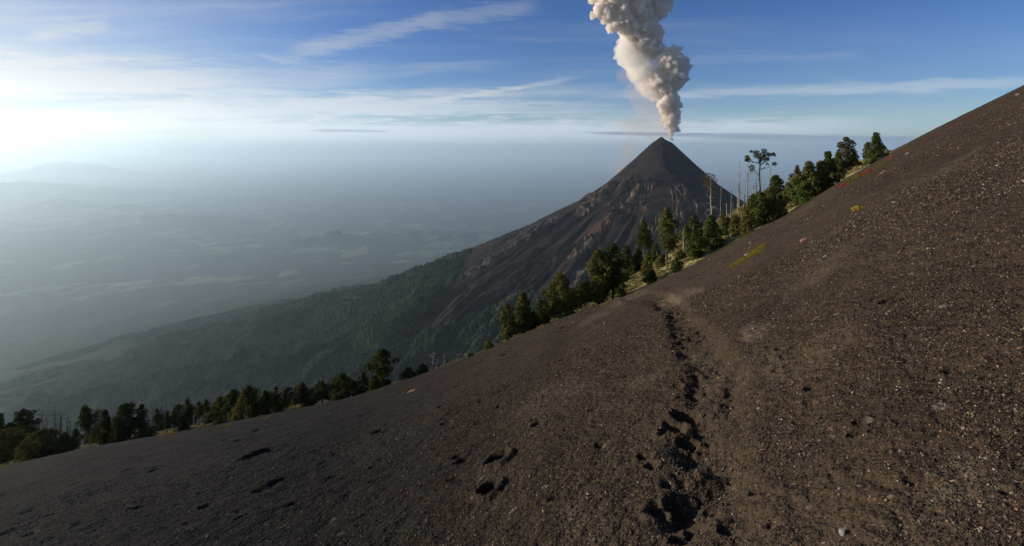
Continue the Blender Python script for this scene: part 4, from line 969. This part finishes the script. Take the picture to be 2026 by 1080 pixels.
moss('low_plant', 442, 843, 452, 842, 1.6, ORG, 'small orange plant on the ash just below the grassy gap', 'plant', 30, .1)
moss('low_plant', 525, 828, 530, 827, 1.6, ORG, 'tiny orange plant on the ash below the broad domed pine', 'plant', 24, .09)
moss('low_plant', 1, 924, 14, 921, 2, ORG, 'yellow plant at the ash edge in the left corner of the tree line', 'plant', 40, .12)
moss('low_plant', 1066, 650, 1076, 642, 2.5, ORG, 'orange grass tuft at the foot of the big round headed pine', 'plant', 40, .18)
moss('low_plant', 1190, 606, 1212, 594, 2, ORG, 'row of small orange flowers on the ash edge under the bright green shrub', 'plant', 40, .12)
moss('low_plant', 939, 845, 941, 844, .8, OLI, 'tiny yellow plant in the middle of the gravel slope', 'plant', 14, .03)

# ------------------------------------------------------------------ rocks and gravel
def mat_rock(name, a, b):
    m, N, out = material(name); g = N.new('ShaderNodeNewGeometry'); n = N.noise(g.outputs['Position'], 9, 5, .65)
    principled(N, out, N.mix(N.ramp(n, .4, .65), a, b), .95, n, .6, .05); return m
RM = {'grey': mat_rock('rock_grey', (.10, .095, .09), (.24, .22, .20)), 'pink': mat_rock('rock_pink', (.14, .075, .05), (.27, .15, .10)), 'tan': mat_rock('rock_tan', (.16, .10, .055), (.30, .19, .10)), 'log': BARK['white']}
def rock(px, py, wpx, hpx, mk, label, name='rock', cat='rock', ang=0.0):
    r = np.random.default_rng(int(px * 3 + py)); x, y = near_ray(px, py); z = near_z(x, y)
    import bmesh
    bm = bmesh.new(); bmesh.ops.create_icosphere(bm, subdivisions=3, radius=1)
    V = np.array([v.co[:] for v in bm.verts]); 
    for _ in range(9):
        d = r.normal(size=3); d /= np.linalg.norm(d); c = r.uniform(.55, .9); k = V @ d; V = V - np.outer(np.clip(k - c, 0, None), d)
    V += 0.05 * r.normal(size=V.shape) * .4
    sx = wpx / F * y / 2; sz = hpx / F * y / 2
    V = V * np.array([sx, (sx + sz) / 2, sz])
    c, s = math.cos(R(ang)), math.sin(R(ang)); V = np.stack([V[:, 0] * c - V[:, 2] * s, V[:, 1], V[:, 0] * s + V[:, 2] * c], -1)
    for v, q in zip(bm.verts, V): v.co = q
    me = bpy.data.meshes.new(name); bm.to_mesh(me); bm.free()
    me.polygons.foreach_set('use_smooth', np.full(len(me.polygons), False)); 
    o = obj(name, me, RM[mk], None, (x, y, z + sz * .25)); tag(o, label, cat); return o
rock(1747, 343, 15, 5, 'pink', 'flat pinkish slab rock below the red plants', ang=35)
rock(1591, 473, 19, 7, 'pink', 'flat reddish slab rock on the ash above the moss streak', ang=30)
rock(1573, 478, 7, 3, 'tan', 'small tan rock left of the reddish slab')
rock(1796, 303, 12, 5, 'grey', 'grey rock pair on the ash right of the highest pines', ang=30)
rock(2014, 188, 14, 6, 'grey', 'pale grey slab near the top of the slope at the right edge', ang=25)
rock(1809, 376, 6, 5, 'grey', 'lone light grey stone on the upper slope below the grey rock pair')
rock(1634, 513, 11, 8, 'grey', 'pale angular rock in the gravel right of the moss streak')
rock(1769, 403, 11, 5, 'grey', 'grey stone at the top of the coarse gravel band', ang=20)
rock(1478, 505, 13, 6, 'grey', 'grey rock on the yellow moss streak', ang=15)
rock(1404, 514, 7, 4, 'tan', 'light tan rock on the ash edge left of the moss streak')
rock(1485, 482, 6, 5, 'tan', 'small tan rock above the moss streak')
rock(1764, 478, 7, 4, 'grey', 'small grey stone in the coarse gravel on the right')
rock(1741, 453, 5, 5, 'tan', 'orange stone in the coarse gravel on the right')
rock(813, 774, 20, 4, 'tan', 'pale broken log lying on the ash near the white snags', 'log', 'log', 25)
rock(1136, 637, 5, 4, 'grey', 'white stone on the ash edge under the big round headed pine')
rock(1197, 641, 5, 5, 'grey', 'white stone on the ash below the small pale trunked pine')
rock(707, 793, 4, 4, 'grey', 'white stone on the ash below the slender pointed pine')
rock(1666, 1067, 9, 20, 'grey', 'upright pale flake of rock near the bottom edge, right of the trail', ang=-20)
rock(1951, 911, 9, 6, 'grey', 'pale stone in the fine gravel near the right edge')
rock(1661, 972, 8, 7, 'grey', 'cream stone in the gravel right of the trail, biggest near the bottom')
rock(1677, 905, 5, 5, 'grey', 'small cream stone right of the trail, above the biggest one')
rock(1305, 1063, 10, 9, 'grey', 'white stone near the bottom edge left of the trail')
rock(1120, 1055, 7, 5, 'grey', 'pale stone near the bottom edge, left of the white one')

def build_gravel(seed, n, yr, size, label, mt, name='gravel', power=1.0, band=False, clump=0.0):
    r = np.random.default_rng(seed)
    y = yr[0] * (yr[1] / yr[0]) ** (r.random(n) ** power); u = r.uniform(-1.15, 1.15, n); x = u * y
    if band:
        s = x * 0.64 + y * 0.77; f = fbm(s / 9 + 4, (x * .77 - y * .64) / 22, 3, 71); keep = r.random(n) < sstep(-.62, -.25, u) * sstep(-0.05, 0.45, f + .25 * sstep(0.2, .9, u) - .2 * sstep(0, -.8, u))
        x, y, u = x[keep], y[keep], u[keep]
    k = fbm(x / 1.1, y / 1.1, 3, 93); keep = r.random(len(x)) < np.clip(.75 + clump * k, .1, 1) * np.interp(u, [-1.1, -.3, .3, 1.1], [.16, .42, 1, 1]); x, y, u = x[keep], y[keep], u[keep]
    n = len(x); z = near_zv(x, y)
    s = size(r, n, y); keep = y < D1f(u) - 2; x, y, z, s, u = x[keep], y[keep], z[keep], s[keep], u[keep]; n = len(x)
    O = np.array([(1, 0, 0), (-.5, .87, 0), (-.5, -.87, 0), (0.2, 0.1, .85), (.6, .6, .55), (-.7, .1, .5)])
    O = np.array([(1, 0, -.1), (0, 1, 0), (-1, 0, .1), (0, -1, 0), (0.15, .1, .8), (0, 0, -.8)])
    T = np.array([(0, 1, 4), (1, 2, 4), (2, 3, 4), (3, 0, 4), (1, 0, 5), (2, 1, 5), (3, 2, 5), (0, 3, 5)])
    V = np.repeat(O[None], n, 0) * r.uniform(.8, 1.15, (n, 6, 1)) + r.normal(0, .08, (n, 6, 3))
    V = V * r.uniform(.75, 1.15, (n, 1, 3)) * s[:, None, None]
    a = r.uniform(0, 6.28, n); b = r.uniform(-.9, .9, n); ca, sa, cb, sb = np.cos(a)[:, None], np.sin(a)[:, None], np.cos(b)[:, None], np.sin(b)[:, None]
    X, Y, Z = V[..., 0], V[..., 1], V[..., 2]; Y, Z = Y * cb - Z * sb, Y * sb + Z * cb; X, Y = X * ca - Y * sa, X * sa + Y * ca
    V = np.stack([X + x[:, None], Y + y[:, None], Z + (z + s * .25)[:, None]], -1)
    L = (T[None] + (np.arange(n) * 6)[:, None, None]).reshape(-1)
    o = obj(name, mesh_np(name, V.reshape(-1, 3), L, np.full(n * 8, 3), False), mt); tag(o, label, 'gravel', None, 'stuff'); print(name, n)
def mat_gravel(name, stops):
    m, N, out = material(name); g = N.new('ShaderNodeNewGeometry')
    cr = N.new('ShaderNodeValToRGB'); cr.color_ramp.interpolation = 'CONSTANT'; N.l.new(g.outputs['Random Per Island'], cr.inputs[0])
    e = cr.color_ramp.elements; e[0].position = 0; e[0].color = stops[0][1] + (1,); e[1].position = stops[1][0]; e[1].color = stops[1][1] + (1,)
    for p, c in stops[2:]: q = e.new(p); q.color = c + (1,)
    principled(N, out, cr.outputs[0], .95, None, spec=.15); return m
GM = mat_gravel('gravel', [(0, (.022, .018, .015)), (.35, (.042, .031, .022)), (.65, (.082, .059, .038)), (.85, (.13, .094, .058)), (.93, (.20, .15, .10)), (.965, (.15, .070, .030)), (.978, (.28, .24, .18)), (.994, (.36, .22, .10))])
build_gravel(11, 380000, (1.3, 14), lambda r, n, y: np.clip(r.lognormal(math.log(.0042), .40, n), .0025, .015) * np.interp(y, [1.3, 4, 13], [.8, 1.25, 2.6]), 'fine scoria gravel covering the foreground ash', GM, 'gravel', .95, False, .7)
build_gravel(12, 470000, (7, 75), lambda r, n, y: np.clip(r.lognormal(math.log(.018), .40, n), .009, .055) * np.interp(y, [7, 20, 60], [.6, .9, 1.35]), 'coarse scoria gravel in bands across the slope', GM, 'coarse_gravel', .9, True, .5)

# ------------------------------------------------------------------ the ash plume
def sphere(c, rad, n=12, m=8):
    th = np.linspace(0, math.pi, m + 1)[1:-1]; ph = np.arange(n) / n * 2 * math.pi
    V = [np.array([[0, 0, 1.0]])] + [np.stack([np.sin(t) * np.cos(ph), np.sin(t) * np.sin(ph), np.full(n, math.cos(t))], -1) for t in th] + [np.array([[0, 0, -1.0]])]
    V = np.concatenate(V) * rad + c; L = []; K = []
    for j in range(n): L += [0, 1 + j, 1 + (j + 1) % n]; K.append(3)
    for i in range(m - 2):
        a = 1 + i * n; b = a + n
        for j in range(n): L += [a + j, b + j, b + (j + 1) % n, a + (j + 1) % n]; K.append(4)
    e = len(V) - 1; a = 1 + (m - 2) * n
    for j in range(n): L += [e, a + (j + 1) % n, a + j]; K.append(3)
    return V, np.array(L), np.array(K)
def blob_mesh(name, blobs, voxel, disp, shift=(0, 0)):
    r = np.random.default_rng(5); parts = []
    for px, py, rp, dep in blobs:
        rp = rp * 1.13
        y = AY - 20 + dep; c = np.array([(px + shift[0] - CX) / F * y, y, (HY - py - shift[1]) / F * y]); parts.append(sphere(c, rp / F * y))
    me = mesh_np(name, *join_np(parts)); o = bpy.data.objects.new(name + '_build', me); C.objects.link(o)
    cen = np.concatenate([p[0] for p in parts]).mean(0)
    mod = o.modifiers.new('r', 'REMESH'); mod.mode = 'VOXEL'; mod.voxel_size = voxel
    for i, (kind, sc, st, mid) in enumerate(disp):
        t = bpy.data.textures.new('%s_%d' % (name, i), kind); t.noise_scale = sc
        if kind == 'VORONOI': t.distance_metric = 'DISTANCE'; t.noise_intensity = 1.0
        d = o.modifiers.new('d%d' % i, 'DISPLACE'); d.texture = t; d.texture_coords = 'LOCAL'; d.strength = st; d.mid_level = mid; d.direction = 'NORMAL'
    dg = bpy.context.evaluated_depsgraph_get(); ev = o.evaluated_get(dg); m2 = bpy.data.meshes.new_from_object(ev); m2.name = name
    bpy.data.objects.remove(o); bpy.data.meshes.remove(me)
    m2.polygons.foreach_set('use_smooth', np.full(len(m2.polygons), True))
    print(name, len(m2.vertices))
    return m2
def mat_volume(name, col, dens, an=0.0, absorb=None):
    m, N, out = material(name)
    v = N.new('ShaderNodeVolumePrincipled'); v.inputs['Color'].default_value = col + (1,); v.inputs['Density'].default_value = dens; v.inputs['Anisotropy'].default_value = an
    N.l.new(v.outputs[0], out.inputs['Volume']); m.cycles.homogeneous_volume = True
    return m
PLUME = [(1325, 274, 4, 0), (1325, 268, 5.5, 0), (1327, 260, 9, 0), (1330, 250, 13, 2), (1328, 238, 16, -5), (1333, 228, 15, 0), (1322, 218, 16, 5), (1313, 207, 15, -20), (1330, 205, 17, 10), (1322, 192, 18, 0),
         (1318, 178, 21, 10), (1322, 163, 24, 0), (1300, 158, 20, -10), (1340, 150, 22, -10), (1346, 137, 20, 10), (1330, 128, 24, -20), (1325, 110, 18, -20), (1318, 122, 17, -40), (1350, 125, 14, 20), (1335, 100, 11, 0),
         (1288, 98, 20, 30), (1272, 82, 24, 20), (1290, 70, 22, 10), (1250, 55, 26, 0), (1275, 50, 26, 0), (1295, 58, 14, -10), (1235, 30, 26, -20), (1262, 22, 32, 0), (1290, 15, 28, 20), (1312, 8, 18, 30), (1215, 50, 12, -30),
         (1208, 60, 7, -30), (1203, 28, 18, -20), (1186, 22, 15, -10), (1172, 30, 9, -10), (1195, 5, 20, 0), (1225, -10, 36, 0), (1285, -20, 36, 0), (1180, -5, 16, 0), (1255, -50, 50, 0), (1210, -70, 40, 0), (1290, -80, 45, 0), (1250, -120, 55, 10),
         (1298, 90, 17, 30), (1305, 100, 10, 30)]
WISP = [(1238, 95, 22, 40), (1252, 118, 26, 50), (1270, 138, 28, 40), (1283, 160, 26, 40), (1290, 178, 20, 30), (1245, 78, 20, 40), (1228, 105, 16, 50), (1300, 192, 14, 20), (1262, 100, 22, 40)]
VEIL = [(1262, 180, 26, 80), (1275, 205, 28, 80), (1285, 235, 30, 80), (1300, 262, 26, 80), (1240, 150, 18, 80), (1255, 250, 26, 90), (1225, 330, 20, 60), (1245, 300, 22, 70)]
pl = bpy.data.objects.new('ash_plume', None); C.objects.link(pl); pl.location = (AX + 20, AY - 20, 66); pl.empty_display_size = 50
tag(pl, 'grey and cream column of ash rising from the crater', 'smoke plume')
def plume_part(name, me, mt):
    me.transform(__import__('mathutils').Matrix.Translation((-pl.location[0], -pl.location[1], -pl.location[2]))); return obj(name, me, mt, pl)
plume_part('ash_column', blob_mesh('ash_column', PLUME, 3.6, [('CLOUDS', 90, 26, .5), ('VORONOI', 44, -36, .42), ('VORONOI', 20, -15, .42)]), mat_volume('ash_dense', (.946, .902, .848), .085, .1))
plume_part('thin_smoke', blob_mesh('thin_smoke', WISP, 5.0, [('CLOUDS', 90, 40, .5), ('VORONOI', 40, -34, .4), ('VORONOI', 18, -16, .4)]), mat_volume('ash_thin', (.98, .95, .91), .022, .2))
plume_part('dust_veil', blob_mesh('dust_veil', VEIL, 8.0, [('CLOUDS', 90, 60, .5), ('VORONOI', 45, -30, .4)]), mat_volume('ash_veil', (.86, .70, .58), .0022, .2))

# ------------------------------------------------------------------ haze
def build_haze():
    x0, x1, y0, y1, z0, z1 = -240000, 240000, -235000, 240000, VALLEY - 400, 1320
    V = np.array([(x, y, z) for z in (z0, z1) for y in (y0, y1) for x in (x0, x1)], float)
    Q = np.array([(0, 2, 3, 1), (4, 5, 7, 6), (0, 1, 5, 4), (2, 6, 7, 3), (0, 4, 6, 2), (1, 3, 7, 5)])
    return mesh_np('haze', V, Q.ravel(), np.full(6, 4), False)
if HAZE_DENSITY > 0:
    hm, hN, hout = material('haze'); hm.cycles.homogeneous_volume = True
    va = hN.new('ShaderNodeVolumePrincipled'); va.inputs['Color'].default_value = (0.47, 0.79, 1.0, 1); va.inputs['Density'].default_value = HAZE_DENSITY * 0.52; va.inputs['Anisotropy'].default_value = 0.1
    vb = hN.new('ShaderNodeVolumePrincipled'); vb.inputs['Color'].default_value = (0.97, 1.0, 0.98, 1); vb.inputs['Density'].default_value = HAZE_DENSITY * 0.54; vb.inputs['Anisotropy'].default_value = 0.66
    ad = hN.new('ShaderNodeAddShader'); hN.l.new(va.outputs[0], ad.inputs[0]); hN.l.new(vb.outputs[0], ad.inputs[1]); hN.l.new(ad.outputs[0], hout.inputs['Volume'])
    hz = obj('haze', build_haze(), hm); tag(hz, 'pale blue haze over the valley', 'haze', None, 'stuff')
